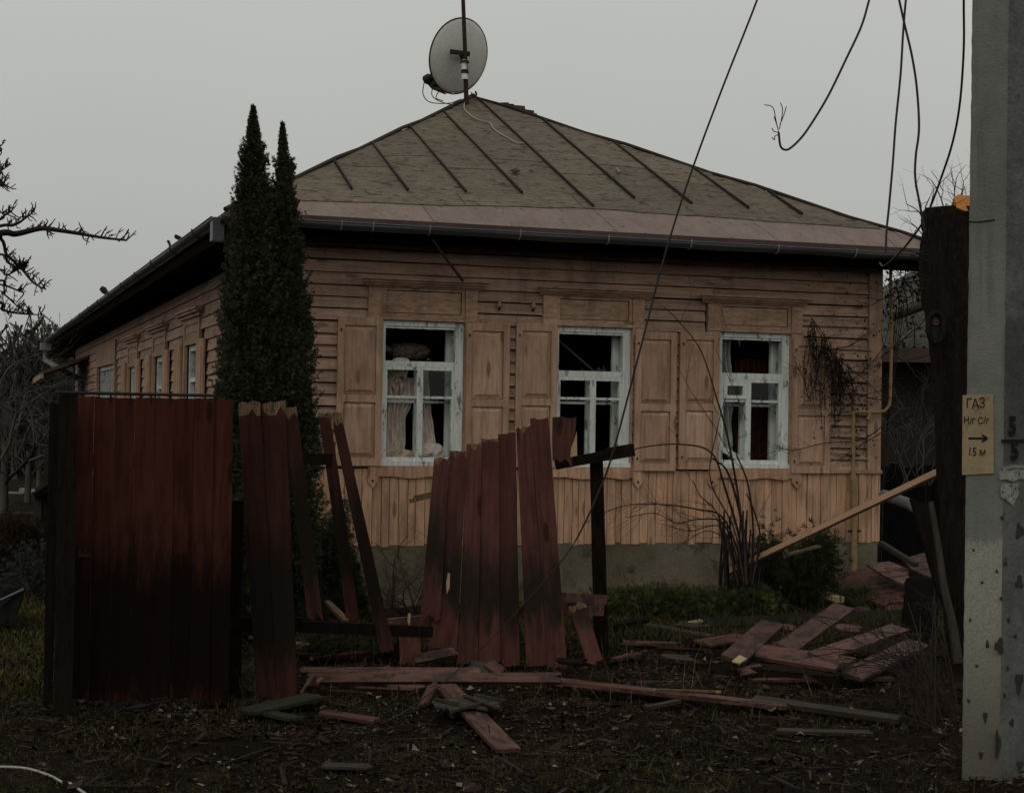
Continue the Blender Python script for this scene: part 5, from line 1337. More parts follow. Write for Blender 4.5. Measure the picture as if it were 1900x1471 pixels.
sheet('far red panel piece leaning beside the cut tree trunk', [(1675, 1036), (1732, 1020), (1742, 1075), (1715, 1066), (1690, 1055)], (1710, 1050, .4), (-.1, -.35, 1), split=3)
lie('stick', 'yellow split wood chunk lying on the juniper sprays', 'stick', (1516, 1093, .2), (1562, 1108, .16), .09, .05, [m_bright_raw, m_bright_raw], 143)
m = MB(); m.bar(AT(1634, 1007, 14.6), AT(1700, 1048, 14.0), .05, .04); tag(m.build('stick', m_grey_wood), 'thin greyish stick leaning at the house corner above the red panels', 'stick')
# dark heap of tarred board pieces beside them
t = thing('dark_sheet', 'black bent sheet standing between the red panels and the trunk', 'sheet', ONG(1700, 1165)); m = MB()
m.slab([AT(1683, 1072, 12.6), AT(1740, 1075, 12.6), AT(1742, 1175, 12.4), AT(1672, 1172, 12.4)], (0, -1, .2), .03); m.build('sheet', m_dark_sheet, t)
# the long pale plank
pl = thing('pale_plank', 'long pale unpainted plank propped from the junipers up to the cut trunk', 'plank', ONG(1330, 1120))
p0, p1 = AT(1345, 1062, 14.75), AT(1741, 873, 12.25)
board(pl, p0, p1, .062, .062, Vector((-.28, -1, .6)), .03, [m_pale_plank, m_bright_raw], .01, .02, seed=150)
lie('stick', 'pale lath lying against the plinth below the long plank', 'stick', (1462, 1026, .62), (1520, 1011, .66), .04, .02, [m_raw, m_raw], 151)
m = MB(); m.tube([AT(1640, 918, 15.5), AT(1690, 936, 14.8), AT(1716, 956, 14.4)], [.055, .055, .05], 9); tag(m.build('drain_pipe', m_dark_green_pipe), 'grey drain pipe lying aslant beside the house corner', 'pipe')

# ================================================================== CUT TREE beside the pole
cy_ = 11.5
def AC(px, py, dy=0): return AT(px, py, cy_ + dy)
tb = AC(1790, 1245); tr = thing('cut_tree', 'thick dark tree trunk sawn off at the top with a fresh orange cut', 'tree', (tb.x, tb.y, 0))
def ring_mesh(rows, k=22, seed=0, rough=.05, mat=m_bark, name='trunk', parent=None):
    rr = random.Random(seed); V = []
    ph = [rr.uniform(0, 6.28) for _ in range(5)]
    for i, (c_, rx, ry) in enumerate(rows):
        for j in range(k):
            t = 2 * math.pi * j / k; q_ = 1 + rough * (math.sin(7 * t + ph[0] + i * .25) + .6 * math.sin(11 * t + ph[1] - i * .3)) + rr.uniform(-.03, .03)
            V.append(c_ + Vector((math.cos(t) * rx * q_, math.sin(t) * ry * q_, 0)))
    m = MB(); Fc = [(i * k + j, i * k + (j + 1) % k, (i + 1) * k + (j + 1) % k, (i + 1) * k + j) for i in range(len(rows) - 1) for j in range(k)] + [tuple(range(len(V) - k, len(V)))]
    m.add(V, Fc, 0, True); return m.build(name, mat, parent)
rows = []
prof = [(1265, 1762, 1850), (1200, 1760, 1846), (1100, 1750, 1842), (1000, 1742, 1838), (940, 1748, 1838), (880, 1743, 1835), (800, 1738, 1834), (730, 1735, 1832), (660, 1728, 1830), (610, 1722, 1828), (560, 1714, 1826), (480, 1712, 1826), (430, 1714, 1824), (400, 1715, 1822), (388, 1717, 1820)]
fine_ = []
for (ya, la, ra), (yb, lb, rb) in zip(prof[:-1], prof[1:]):
    for t in (0, .25, .5, .75): fine_.append((ya + (yb - ya) * t, la + (lb - la) * t, ra + (rb - ra) * t))
fine_.append(prof[-1])
for y, l_, r_ in fine_:
    a, b_ = AC(l_, y), AC(r_, y); rows.append(((a + b_) / 2, (b_ - a).length / 2, (b_ - a).length / 2 * .92))
rows[0][0].z = -.05
trunk = ring_mesh(rows, 44, 4, .07, m_bark, 'trunk', tr)
c_ = AC(1783, 376, -.05); m = MB()
m.slab([AC(x, y, dy) for x, y, dy in ((1770, 366, -.14), (1779, 361, -.16), (1795, 363, -.14), (1812, 365, -.12), (1812, 392, -.16), (1790, 391, -.2), (1775, 385, -.2))], (0, -1, .7), .12); m.build('cut_face', m_cutwood, tr)
# knot hole with a thick lip
m = MB(); kc = AC(1736, 608, -.24)
m.tube([kc + Vector((math.cos(t) * .055, -.01, math.sin(t) * .11)) for t in np.linspace(0, 2 * math.pi, 16)], .022, 6, cap=False); m.build('knot_lip', m_bark, tr)
m = MB(); m.slab([kc + Vector((math.cos(t) * .045, .012, math.sin(t) * .095)) for t in np.linspace(0, 2 * math.pi, 14, endpoint=False)], (0, -1, 0), .01); m.build('knot_hole', m_black, tr)
m = MB(); m.slab([kc + Vector((math.cos(t) * .035, .0, .05 + math.sin(t) * .035)) for t in np.linspace(0, 2 * math.pi, 10, endpoint=False)], (0, -1, .2), .02); m.build('knot_wood', m_fascia, tr)
m = MB(); rnd = random.Random(31)
for i in range(16): branchy(m, AC(rnd.uniform(1708, 1790), rnd.uniform(375, 470), -.1), (rnd.uniform(-.6, .3), rnd.uniform(-.4, .2), 1), rnd.uniform(.15, .34), .006, 2, .35, (1, 3), .7, .0, 4, 0, 0, rnd)
for i in range(7): branchy(m, AC(1722, rnd.uniform(440, 540), -.15), (-1, -.1, rnd.uniform(-.3, .5)), rnd.uniform(.15, .3), .005, 1, .3, (1, 2), .7, .0, 4, 0, 0, rnd)
m.build('twigs', m_twig, tr)
t = thing('dead_limb', 'grey split limb leaning against the foot of the cut trunk', 'limb', ONG(1770, 1180)); m = MB()
m.tube(spline([AC(1727, 930, -.2), AC(1742, 1020, -.25), AC(1752, 1090, -.3), AC(1768, 1160, -.35), AC(1778, 1230, -.4)], 5), [.02 + .0008 * i for i in range(21)], 7); m.build('limb', m_grey_wood, t)
m = MB(); m.slab([AC(1690, 925, .1), AC(1735, 940, .0), AC(1768, 1100, -.1), AC(1765, 1160, -.1), AC(1735, 1080, .0)], (0, -1, 0), .06); m.build('bark_slab', m_dark_wood, t)

# ================================================================== CONCRETE POLE
py0 = 7.77
A, B, C_, D_ = Vector((2.232, 7.80, 0)), Vector((2.398, 7.72, 0)), Vector((2.62, 7.90, 0)), Vector((2.44, 8.02, 0))
off = G(1782, 1442) - A; off.z = 0
A, B, C_, D_ = [p + off for p in (A, B, C_, D_)]
pole = thing('concrete_pole', 'tall grey concrete utility pole with a whitewashed foot and yellow plate', 'utility pole', (A + C_) / 2)
def pole_ring(z, k=0.0):
    cc = (A + C_) / 2; out = []; pts = [A, B, C_, D_]
    for i in range(4):                                 # rounded arrises
        p, pr, nx_ = pts[i], pts[i - 1], pts[(i + 1) % 4]
        a_, b_2 = p + (pr - p).normalized() * .022, p + (nx_ - p).normalized() * .022
        for t in (0, .33, .67, 1):
            v_ = a_ * (1 - t) ** 2 + p * 2 * t * (1 - t) + b_2 * t * t; out.append(cc + (v_ - cc) * (1 - .006 * z) + UP * z)
    return out
zs = [-.1] + list(np.linspace(0, 4.2, 90)) + [7.5]
rr = np.random.default_rng(5); V = []; 
for z in zs:
    for j, p in enumerate(pole_ring(z)):
        jit = .0011 if z < 5 else 0
        V.append(p + Vector((rr.normal() * jit, rr.normal() * jit, 0)))
m = MB(); Fc = [(i * 16 + j, i * 16 + (j + 1) % 16, (i + 1) * 16 + (j + 1) % 16, (i + 1) * 16 + j) for i in range(len(zs) - 1) for j in range(16)] + [tuple(range(len(V) - 16, len(V)))]
m.add(V, Fc)
for fi in range(len(m.f)):
    m.sm[fi] = fi < len(Fc) - 1
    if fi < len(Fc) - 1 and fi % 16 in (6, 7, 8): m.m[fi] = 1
shaft = m.build('shaft', [m_pole, m_pole_shade_damp], pole, origin=(A.x, A.y, 0))
fAB = (B - A).normalized(); nAB = Vector((fAB.y, -fAB.x, 0))
fBC = (C_ - B).normalized(); nBC = Vector((fBC.y, -fBC.x, 0))
def face_pt(px, py, o, n, lift=.0):
    r = ray(px, py); q_ = o + n * lift; return ORG + r * ((q_ - ORG).dot(n) / r.dot(n))
def fz(px, py): return face_pt(px, py, A, nAB).z
# yellow plate with hand lettering
P = [face_pt(x, y, A, nAB, .006) for x, y in ((1786, 733), (1843, 731), (1844, 878), (1785, 881))]
m = MB(); m.slab(P, nAB, .005); plate = m.build('plate', m_sign, pole)
def letter(txt, px, py, size, o, ax, n, lift, parent, sx=1.0, name='lettering', mat=m_paint_black, shear=0.0, off_=.0004):
    cu = bpy.data.curves.new(name, 'FONT'); cu.body = txt; cu.size = size; cu.align_x = 'CENTER'; cu.align_y = 'CENTER'; cu.extrude = .0008; cu.offset = off_; cu.shear = shear
    tmp = bpy.data.objects.new(name, cu); COL.objects.link(tmp)
    dg = bpy.context.evaluated_depsgraph_get(); dg.update(); me = bpy.data.meshes.new_from_object(tmp.evaluated_get(dg)); bpy.data.objects.remove(tmp); bpy.data.curves.remove(cu)
    me.name = name; me.materials.clear(); me.materials.append(mat)
    p = face_pt(px, py, o, n, lift)
    mw = Matrix.Translation(p) @ Matrix((ax * sx, UP, n)).transposed().to_4x4()
    return link(bpy.data.objects.new(name, me), parent, mw)
m_faded = rough_mat('faded_black_paint', (.05, .044, .03), (.022, .02, .016), 18, 60, .85)
jr = random.Random(3)
def hand(txt, px0, py, size, step):
    x = px0
    for ch_ in txt:
        if ch_ != ' ': letter(ch_, x, py + jr.uniform(-1.6, 1.6), size * jr.uniform(.92, 1.1), A, fAB, nAB, .008, plate, .8, shear=jr.uniform(-.04, .08), mat=m_faded, off_=.0005)
        x += step * (.62 if ch_ in ' /' else 1)
hand('ГАЗ', 1798, 750, .066, 12)
hand('Н/г С/г', 1793, 781, .046, 8)
hand('15 м', 1799, 838, .055, 9)
m = MB(); a, b_ = face_pt(1797, 813, A, nAB, .007), face_pt(1832, 813, A, nAB, .007)
m.bar(a, b_, .003, .010); m.bar(b_ + UP * .001, b_ - fAB * .026 + UP * .017, .003, .008); m.bar(b_ - UP * .001, b_ - fAB * .026 - UP * .017, .003, .008); m.build('arrow', m_paint_black, plate)
letter('5', 1879, 792, .125, B, fBC, nBC, .004, pole, 1.0, 'number', off_=.006)
letter('5', 1883, 838, .125, B, fBC, nBC, .004, pole, 1.0, 'number', off_=.006)
m = MB(); a, b_ = face_pt(1858, 818, B, nBC, .004), face_pt(1905, 818, B, nBC, .004); m.bar(a, b_, .002, .016); m.build('fraction_bar', m_paint_black, pole)
def torn(px, mat=m_paper, lift=.004):
    m = MB(); m.slab([face_pt(x, y, B, nBC, lift) for x, y in px], nBC, .003); return m.build('torn_paper', mat, pole)
torn([(1853, 876), (1862, 871), (1876, 874), (1888, 870), (1905, 872), (1905, 890), (1890, 888), (1880, 894), (1868, 889), (1856, 890)])
torn([(1856, 900), (1866, 896), (1880, 898), (1890, 896), (1893, 912), (1886, 925), (1880, 938), (1870, 930), (1858, 922)])
torn([(1858, 868), (1880, 862), (1905, 864), (1905, 869), (1880, 868), (1862, 873)], m_concrete, .003)
# spalled patches on the edge
rp_ = random.Random(77); m_spall = rough_mat('spalled_concrete', (.050, .048, .042), (.028, .027, .024), 14, 60, .95)
def blob(cx_, cy_2, rx, ry, o, n, k=22):
    ph = rp_.uniform(0, 6.28); out = []
    for i in range(k):
        t = 2 * math.pi * i / k; q_ = 1 + .28 * math.sin(3 * t + ph) + rp_.uniform(-.12, .12); out.append(face_pt(cx_ + rx * q_ * math.cos(t), cy_2 + ry * q_ * math.sin(t), o, n, .003))
    return out
for cx_, cy_2, rx, ry in ((1855, 1198, 13, 20), (1893, 985, 12, 18), (1892, 1080, 10, 16), (1891, 1265, 11, 26), (1852, 1380, 8, 34), (1866, 1045, 5, 6), (1858, 1110, 4, 5), (1872, 1150, 4, 6), (1884, 1180, 5, 5), (1864, 1290, 5, 7), (1878, 1340, 6, 9), (1860, 960, 5, 5), (1850, 1060, 4, 5), (1893, 1420, 9, 14), (1870, 1240, 4, 6)):
    m = MB(); m.slab(blob(cx_, cy_2, rx * .62, ry * .7, B, nBC), nBC, .002); m.build('spalled_patch', m_spall, pole)
for cx_, cy_2, rx, ry in ((1800, 1150, 2.5, 3), (1822, 1080, 2.5, 3), (1812, 1235, 3, 3), (1797, 1300, 3, 4), (1828, 1330, 4, 10), (1806, 1020, 2.5, 2.5), (1832, 1195, 3, 8), (1820, 1400, 4, 7)):
    m = MB(); m.slab(blob(cx_, cy_2, rx, ry, A, nAB, 9), nAB, .002); m.build('pit', m_grey_wood, pole)
m = MB(); m.tube([face_pt(1793, 411, A, nAB, .001), face_pt(1815, 412, A, nAB, .001), face_pt(1846, 408, A, nAB, .001)], .0025, 4); m.build('crack', m_dark_sheet, pole)

# ================================================================== FALLEN WIRES
def wire(label, pts, r, mat=m_wire, n=8, extra=None, name='wire'):
    m = MB(); m.tube(spline(pts, n), r, 5)
    if extra: extra(m)
    return tag(m.build(name, mat), label, 'wire')
wpts = [AT(1445, -120, 8.3), AT(1405, 0, 8.4), AT(1340, 165, 8.5), AT(1282, 322, 8.6), AT(1236, 466, 8.65), AT(1190, 640, 8.7), AT(1140, 830, 8.8), AT(1112, 910, 8.85), AT(1066, 1006, 8.9), AT(1010, 1078, 9.0), AT(930, 1165, 9.1), AT(860, 1232, 9.15), AT(795, 1288, 9.1), ONG(715, 1338) + UP * .02, ONG(610, 1365) + UP * .015, ONG(500, 1392) + UP * .012, ONG(400, 1425) + UP * .01]
wire('long fallen wire slanting from above across the middle window to the ground', wpts, [.0058 if i < 64 else .0036 for i in range(8 * (len(wpts) - 1) + 1)])
def fray(m):
    for pts in ([(1445, 246), (1440, 225), (1436, 204), (1430, 197), (1418, 195)], [(1446, 240), (1450, 222), (1452, 203), (1448, 191)], [(1447, 232), (1454, 215), (1459, 198)], [(1444, 240), (1440, 228), (1436, 216)], [(1445, 246), (1436, 244), (1432, 238)], [(1445, 250), (1438, 253), (1437, 260), (1432, 255)]):
        m.tube(spline([AT(x, y, 8.5) for x, y in pts], 4), .0026, 4)
wire('cut wire end curling up with frayed strands against the sky', [AT(x, y, 8.5) for x, y in ((1635, -80), (1613, 0), (1598, 50), (1570, 110), (1540, 172), (1515, 215), (1490, 252), (1468, 274), (1456, 278), (1448, 270), (1445, 246))], .0066, extra=fray)
wire('kinked dark wire hanging down to the top of the cut trunk', [AT(x, y, 11.0) for x, y in ((1650, -80), (1668, 0), (1678, 45), (1692, 105), (1701, 165), (1705, 238), (1699, 290), (1698, 330), (1705, 372), (1716, 430))], .009)
wire('thin twisted wire hanging straight to the right end of the gutter', [AT(x, y, 13.4) for x, y in ((1690, -80), (1681, 0), (1676, 60), (1671, 140), (1662, 230), (1657, 300), (1650, 380), (1645, 430), (1644, 470))], .0105)
wire('wire sweeping down beside the pole and hooking back under the eaves', [AT(x, y, 10.5 + i * .28) for i, (x, y) in enumerate(((1790, -80), (1788, 0), (1788, 90), (1781, 190), (1768, 262), (1748, 325), (1720, 398), (1690, 445), (1660, 478), (1640, 494), (1632, 488)))], .009)
wire('pale cable curving over the soil in the bottom left corner', [ONG(x, y) + UP * .02 for x, y in ((-60, 1423), (0, 1422), (50, 1423), (90, 1430), (120, 1444), (132, 1456), (165, 1474))], .0075, m_wire_pale)

# ================================================================== NEIGHBOUR behind on the right
nb = thing('neighbour_shed', 'low dark neighbouring house with a ribbed grey roof beyond the corner', 'house', AT(1720, 1000, 22))
def NP(px, py, y): return AT(px, py, y)
nl = NP(1505, 645, 21.5); nr_ = NP(1800, 441, 24.8); zt = nl.z; EW = 10.5; HX = nr_.x - nl.x; HY = nr_.y - nl.y; HZ = nr_.z - nl.z
k = 78; m = MB(); nn_ = Vector((0, -HZ, HY)).normalized()
def hipf(t): x = t * EW; return max(0.0, min(1.0, x / HX, (EW - x) / HX))
for i in range(k):
    for t0, t1, h0, h1 in ((i / k, (i + .5) / k, 0, .06), ((i + .5) / k, (i + 1) / k, .06, 0)):
        P = [nl + Vector((EW * t, HY * f_, HZ * f_)) + nn_ * h for t, f_, h in ((t0, 0, h0), (t1, 0, h1), (t1, hipf(t1), h1), (t0, hipf(t0), h0))]
        m.add(P, [(0, 1, 2, 3)])
b1, b2 = nl + Vector((0, 2 * HY, 0)), nl + Vector((EW, 2 * HY, 0)); r1, r2 = nr_, nl + Vector((EW - HX, HY, HZ)); e2 = nl + Vector((EW, 0, 0))
m.add([nl - UP * .02, r1 - UP * .02, b1 - UP * .02], [(0, 1, 2)]); m.add([e2 - UP * .02, b2 - UP * .02, r2 - UP * .02], [(0, 1, 2)]); m.add([b1 - UP * .02, r1 - UP * .02, r2 - UP * .02, b2 - UP * .02], [(0, 1, 2, 3)])
m.build('roof', m_neigh_roof, nb)
m = MB(); m.bar(nl + Vector((0, -.02, -.08)), e2 + Vector((0, -.02, -.08)), .06, .2); m.build('fascia', m_fascia, nb)
m = MB(); m.box((nl.x + EW / 2, nl.y + HY + .2, zt / 2 - .1), (1, 0, 0), (0, 1, 0), UP, EW / 2 - .4, HY - .25, zt / 2 - .08); m.build('wall', m_neigh_wall, nb)
m = MB(); m.tube([NP(1652, 585, 21.2), NP(1722, 560, 21.0)], .09, 8); m.build('pipe', m_neigh_roof, nb)
t = thing('dark_fence', 'dark tarred board fence standing behind the house corner', 'fence', AT(1690, 1000, 20))
x = 1632
i = 0
while x < 1860:
    w_ = random.uniform(12, 20); yt = 860 + random.uniform(-6, 10); p = AT(x + w_ / 2, 1000, 20); p.z = 0
    board(t, p, Vector((p.x + random.uniform(-.03, .03), p.y, AT(x, yt, 20).z)), w_ * 20 / F_PX * .93, w_ * 20 / F_PX * .93, (0, -1, 0), .03, [m_dark_sheet, m_raw], .02, name='plank', seed=300 + i); x += w_; i += 1
m = MB(); rnd = random.Random(41); t = thing('bare_bush', 'thin pale bare twigs in the gap behind the house corner', 'shrub', AT(1690, 1000, 19))
for i in range(10): branchy(m, AT(1690 + rnd.uniform(-40, 40), 900, 19), (rnd.uniform(-.6, .6), 0, 1), .7, .012, 3, .4, (2, 3), .75, 0, 3, 0, 0, rnd)
m.build('twigs', m_twig_far, t)

# ================================================================== LEFT SIDE: fruit tree branch, far trees, shed, fence
ft = thing('fruit_tree', 'bare spurred fruit tree reaching black branches in from the left edge', 'tree', (-3.75, 9.0, 0)); rnd = random.Random(17)
m = MB(); m.tube(spline([Vector((-3.75, 9.0, -.1)), Vector((-3.78, 9.0, 1.2)), Vector((-3.7, 9.0, 2.1)), Vector((-3.8, 9.05, 3.4))], 6), [.13 - .004 * i for i in range(19)], 8); m.build('trunk', m_bark, ft)
def limb(pts, r0, r1, spur=1.0, y=9.0):
    m = MB(); S = spline([Vector((-3.72, 9.0, AT(pts[0][0], pts[0][1], y).z - .25))] + [AT(px, py_2, y + .08 * math.sin(px * .05)) for px, py_2 in pts], 7); k = len(S)
    R_2 = [r0 + (r1 - r0) * i / (k - 1) for i in range(k)]; m.tube(S, R_2, 6)
    for i in range(int(k * .35), k):
        if rnd.random() < .85 * spur:
            for _ in range(rnd.choice((1, 1, 2))):
                d_ = (S[min(i + 1, k - 1)] - S[i - 1]).normalized(); up_ = Vector((rnd.gauss(0, .5), rnd.gauss(0, .5), rnd.choice((1, 1, 1, -.7)))); sd = (d_ * .55 + up_).normalized(); ln = rnd.uniform(.025, .085)
                q_ = S[i] + (S[min(i + 1, k - 1)] - S[i]) * rnd.random(); e = q_ + sd * ln
                m.tube([q_, q_ + sd * ln * .6 + Vector((rnd.gauss(0, .006), 0, rnd.gauss(0, .006))), e], [max(.004, R_2[i] * .6), .0036, .0025], 4, cap=False)
                if rnd.random() < .55:
                    f_ = q_ + sd * ln * .6; m.tube([f_, f_ + (d_ + Vector((0, 0, rnd.uniform(-.5, .8)))).normalized() * rnd.uniform(.015, .045)], [.0036, .0025], 3, cap=False)
    return m.build('limb', m_twig, ft)
limb([(-20, 438), (30, 434), (75, 424), (105, 427), (150, 434), (190, 441), (235, 446)], .022, .006)
limb([(-20, 425), (25, 418), (48, 404), (63, 392)], .012, .004)
limb([(-20, 415), (8, 400), (22, 392)], .01, .004)
limb([(-30, 440), (3, 445), (12, 472), (30, 488), (45, 505), (62, 525), (85, 537)], .014, .004)
limb([(-20, 475), (15, 488), (40, 500), (48, 492)], .009, .003)
limb([(-20, 505), (10, 510), (30, 502), (42, 494)], .007, .003)
limb([(-20, 525), (10, 530), (35, 540), (44, 545), (30, 562)], .008, .003, .4)
limb([(-20, 565), (5, 575), (25, 580), (50, 583), (76, 584)], .012, .003)
limb([(-20, 530), (10, 548), (35, 570), (60, 582)], .007, .003, .5)
limb([(-20, 330), (0, 318), (12, 310)], .008, .003)
limb([(-20, 350), (2, 346), (8, 342)], .007, .003)
limb([(-20, 290), (0, 272), (8, 264)], .006, .003, .3)
def far_tree(label, px, base_y_px, y, h, spread, seed, n0=5, r=.09, mat=m_twig_far):
    p = G(px, base_y_px) if y is None else Vector((AT(px, 900, y).x, y, 0)); p.z = -.05
    t = thing('bare_tree', label, 'tree', p, 'bare trees beyond the garden'); rn = random.Random(seed); 
    mt = MB(); mt.tube([p, p + UP * h * .35], [r, r * .7], 6); mt.build('trunk', mat, t)
    mc = MB()
    for i in range(n0):
        branchy(mc, p + UP * h * rn.uniform(.12, .35), (rn.uniform(-1, 1) * spread, rn.uniform(-1, 1) * spread, 1), h * .3, r * .5, 5, .34, (2, 3), .74, .02, 3, 0, 0, rn)
    mc.build('crown', mat, t)
far_tree('bare tree with the tallest grey crown at the left edge', 8, 0, 27, 3.6, .8, 1, 5, .08)
far_tree('bare low tree left of the black gate post', 52, 0, 30, 2.9, .9, 2, 5, .07)
far_tree('bare dense small tree right behind the far roof end', 72, 0, 34, 2.5, .9, 3, 5, .06)
far_tree('bare small tree farthest back at the left edge', 25, 0, 40, 3.4, .9, 4, 5, .08)
far_tree('bare thin tree out at the far left edge', -15, 0, 24, 3.3, .8, 5, 5, .07)
# far off twiggy wood behind the gardens
rt = np.random.default_rng(61); kx = 17000
yy_ = rt.uniform(42, 62, kx); px_ = rt.uniform(-140, 170, kx); xx_ = (px_ - CX) / F_PX * yy_
top_ = 2.9 + .9 * np.sin(xx_ * .9) + .6 * np.sin(xx_ * 2.3 + 1)
zz_ = rt.uniform(0, 1, kx) ** .8 * top_
ll_ = rt.uniform(.25, .9, kx); dx_ = rt.normal(0, .45, kx) * ll_; dz_ = ll_ * rt.uniform(.5, 1, kx); ww_ = rt.uniform(.006, .016, kx)
Vf = np.stack([np.stack([xx_ - ww_, yy_, zz_], 1), np.stack([xx_ + ww_, yy_, zz_], 1), np.stack([xx_ + dx_ + ww_ * .3, yy_ + rt.normal(0, .2, kx), zz_ + dz_], 1), np.stack([xx_ + dx_ - ww_ * .3, yy_, zz_ + dz_], 1)], 1).reshape(-1, 3)
tag(np_mesh('far_woods', Vf, np.arange(len(Vf)).reshape(-1, 4), m_twig_far), 'grey twiggy wood far behind the gardens on the left', kind='stuff')
for x0_, x1_, nm_, lb_ in ((8, 60, 'far_woods', 'grey twiggy wood on the skyline right of the house'), (-60, -24, 'far_woods', 'grey twiggy wood on the skyline at the far left')):
    kx = 15000; xx_ = rt.uniform(x0_, x1_, kx); yy_ = rt.uniform(60, 85, kx); top_ = 4.2 + 1.1 * np.sin(xx_ * .5) + .7 * np.sin(xx_ * 1.7)
    zz_ = rt.uniform(0, 1, kx) ** .8 * top_; ll_ = rt.uniform(.4, 1.4, kx); dx_ = rt.normal(0, .45, kx) * ll_; dz_ = ll_ * rt.uniform(.5, 1, kx); ww_ = rt.uniform(.012, .035, kx)
    Vf = np.stack([np.stack([xx_ - ww_, yy_, zz_], 1), np.stack([xx_ + ww_, yy_, zz_], 1), np.stack([xx_ + dx_ + ww_ * .3, yy_ + rt.normal(0, .3, kx), zz_ + dz_], 1), np.stack([xx_ + dx_ - ww_ * .3, yy_, zz_ + dz_], 1)], 1).reshape(-1, 3)
    tag(np_mesh(nm_, Vf, np.arange(len(Vf)).reshape(-1, 4), m_twig_far), lb_, kind='stuff')
# shed, low walls and shrub
sh = thing('garden_shed', 'dark little shed roof peeping out left of the black gate post', 'shed', AT(92, 960, 26))
m = MB(); m.slab([AT(62, 916, 25), AT(150, 860, 25), AT(150, 845, 27.5), AT(66, 906, 27.5)], (-.4, -.2, 1), .1); m.build('roof', m_dark_sheet, sh)
m = MB(); p = AT(72, 930, 25.2); m.bar(Vector((p.x, p.y, 0)), Vector((p.x, p.y, AT(72, 912, 25.2).z)), .12, .12, (1, 0, 0)); m.build('post', m_grey_wood, sh)
m = MB(); p, q_ = AT(80, 930, 26), AT(150, 930, 26); m.box(((p.x + q_.x) / 2, 26.2, .55), (1, 0, 0), (0, 1, 0), UP, (q_.x - p.x) / 2, .2, .58); m.build('wall', m_neigh_wall, sh)
t = thing('far_house', 'low far house with a dark roof and pale wall at the left edge', 'house', AT(20, 940, 33))
m = MB(); a, b_ = AT(-60, 940, 33), AT(62, 940, 33); z1 = AT(0, 928, 33).z; m.box(((a.x + b_.x) / 2, 34, z1 / 2), (1, 0, 0), (0, 1, 0), UP, (b_.x - a.x) / 2, .9, z1 / 2); m.build('wall', rough_mat('pale_far_wall', (.16, .16, .155), (.12, .12, .115), 1, 20), t)
m = MB(); m.slab([AT(-70, 928, 32.8), AT(62, 925, 32.8), AT(14, 890, 35), AT(-70, 885, 35)], (0, -.6, 1), .12); m.build('roof', m_dark_sheet, t)
m = MB(); m.bar(AT(38, 908, 33), AT(62, 914, 33), .2, .06); m.build('roof_flashing', m_paper, t)
t = thing('low_wall', 'low red brown garden fence in front of the far pale house', 'fence', AT(20, 985, 27))
for i in range(13):
    p = AT(-40 + i * 9.2, 1000, 27); p.z = 0; board(t, p, Vector((p.x, p.y, AT(0, 960 + (i % 3), 27).z)), .082, .082, (0, -1, 0), .03, [m_fascia, m_raw], .01, name='slat', seed=400 + i)
bush('leafy_shrub', 'shrub with small pale leaves left of the black gate post', 'shrub', G(62, 1105), .42, .3, .55, 1500, m_leaf_pale, .05, 51, .3)
bush('leafy_shrub', 'dark shrub mass at the left edge before the low garden fence', 'shrub', G(12, 1068), .5, .4, .45, 2200, m_leaf_dead, .06, 52, .3)
bush('leafy_shrub', 'sparse brown shrub beneath the little shed roof', 'shrub', G(70, 1045), .4, .4, .5, 1400, m_leaf_dead, .06, 53, .3)
# crumpled dark sheet at the left edge
t = thing('crumpled_sheet', 'crumpled dark grey sheet lying on the grass at the left edge', 'sheet', G(15, 1158)); m = MB()
y_ = 12.6; q1 = [AT(-60, 1100, y_ + .3), AT(-10, 1086, y_ + .3), AT(20, 1084, y_ + .2), AT(46, 1092, y_), AT(36, 1125, y_ - .05), AT(20, 1158, y_ - .15), AT(-5, 1150, y_ - .2), AT(-60, 1165, y_ - .2)]
m.slab(q1, (0, -1, .3), .02); m.slab([AT(8, 1120, y_ - .12), AT(44, 1094, y_ - .03), AT(36, 1128, y_ - .1), AT(22, 1162, y_ - .2), AT(2, 1160, y_ - .25), AT(-6, 1135, y_ - .15)], (.3, -1, .3), .015); m.build('sheet', m_tarp, t)
m = MB(); m.tube([AT(-40, 1120, y_ - .16), AT(4, 1112, y_ - .14), AT(44, 1093, y_ - .06)], .012, 5); m.build('fold', m_gutter, t)

# ================================================================== LITTER, GRASS, CHIPS
def scatter(n, x0, x1, y0, y1, rng, keep=None):
    px = rng.uniform(x0, x1, n); py = y0 + (y1 - y0) * rng.uniform(0, 1, n)
    if keep is not None:
        k = keep(px, py); px, py = px[k], py[k]
    return px, py
def house_side(x, y):          # true in front of the house
    q_x, q_y = x - P0.x, y - P0.y
    return (q_x * N.x + q_y * N.y) < -.12
rng = np.random.default_rng(77)
def flat_leaves(name, label, n, region, size, mat, keep=None, lift=.008, curl=.4, clusters=True):
    x, y = scatter(n, *region, rng, keep); k = len(x); z = gh(x, y) + lift * rng.uniform(.2, 1.6, k)
    a = rng.uniform(0, 6.28, k); s_ = size * rng.lognormal(0, .45, k); asp = rng.uniform(.45, .9, k)
    ux, uy = np.cos(a), np.sin(a); tl = rng.normal(0, curl, (k, 4))
    Vv = []
    for c_, (i, j) in enumerate(((-1, 0), (0, -1), (1, 0), (0, 1))):
        jx = i * s_ * rng.uniform(.7, 1.2, k); jy = j * s_ * asp * rng.uniform(.7, 1.2, k)
        Vv.append(np.stack([x + ux * jx - uy * jy, y + uy * jx + ux * jy, z + np.abs(tl[:, c_]) * s_ * .8], 1))
    V = np.stack(Vv, 1).reshape(-1, 3); o = np_mesh(name, V, np.arange(len(V)).reshape(-1, 4), mat); tag(o, label, kind='stuff'); return o
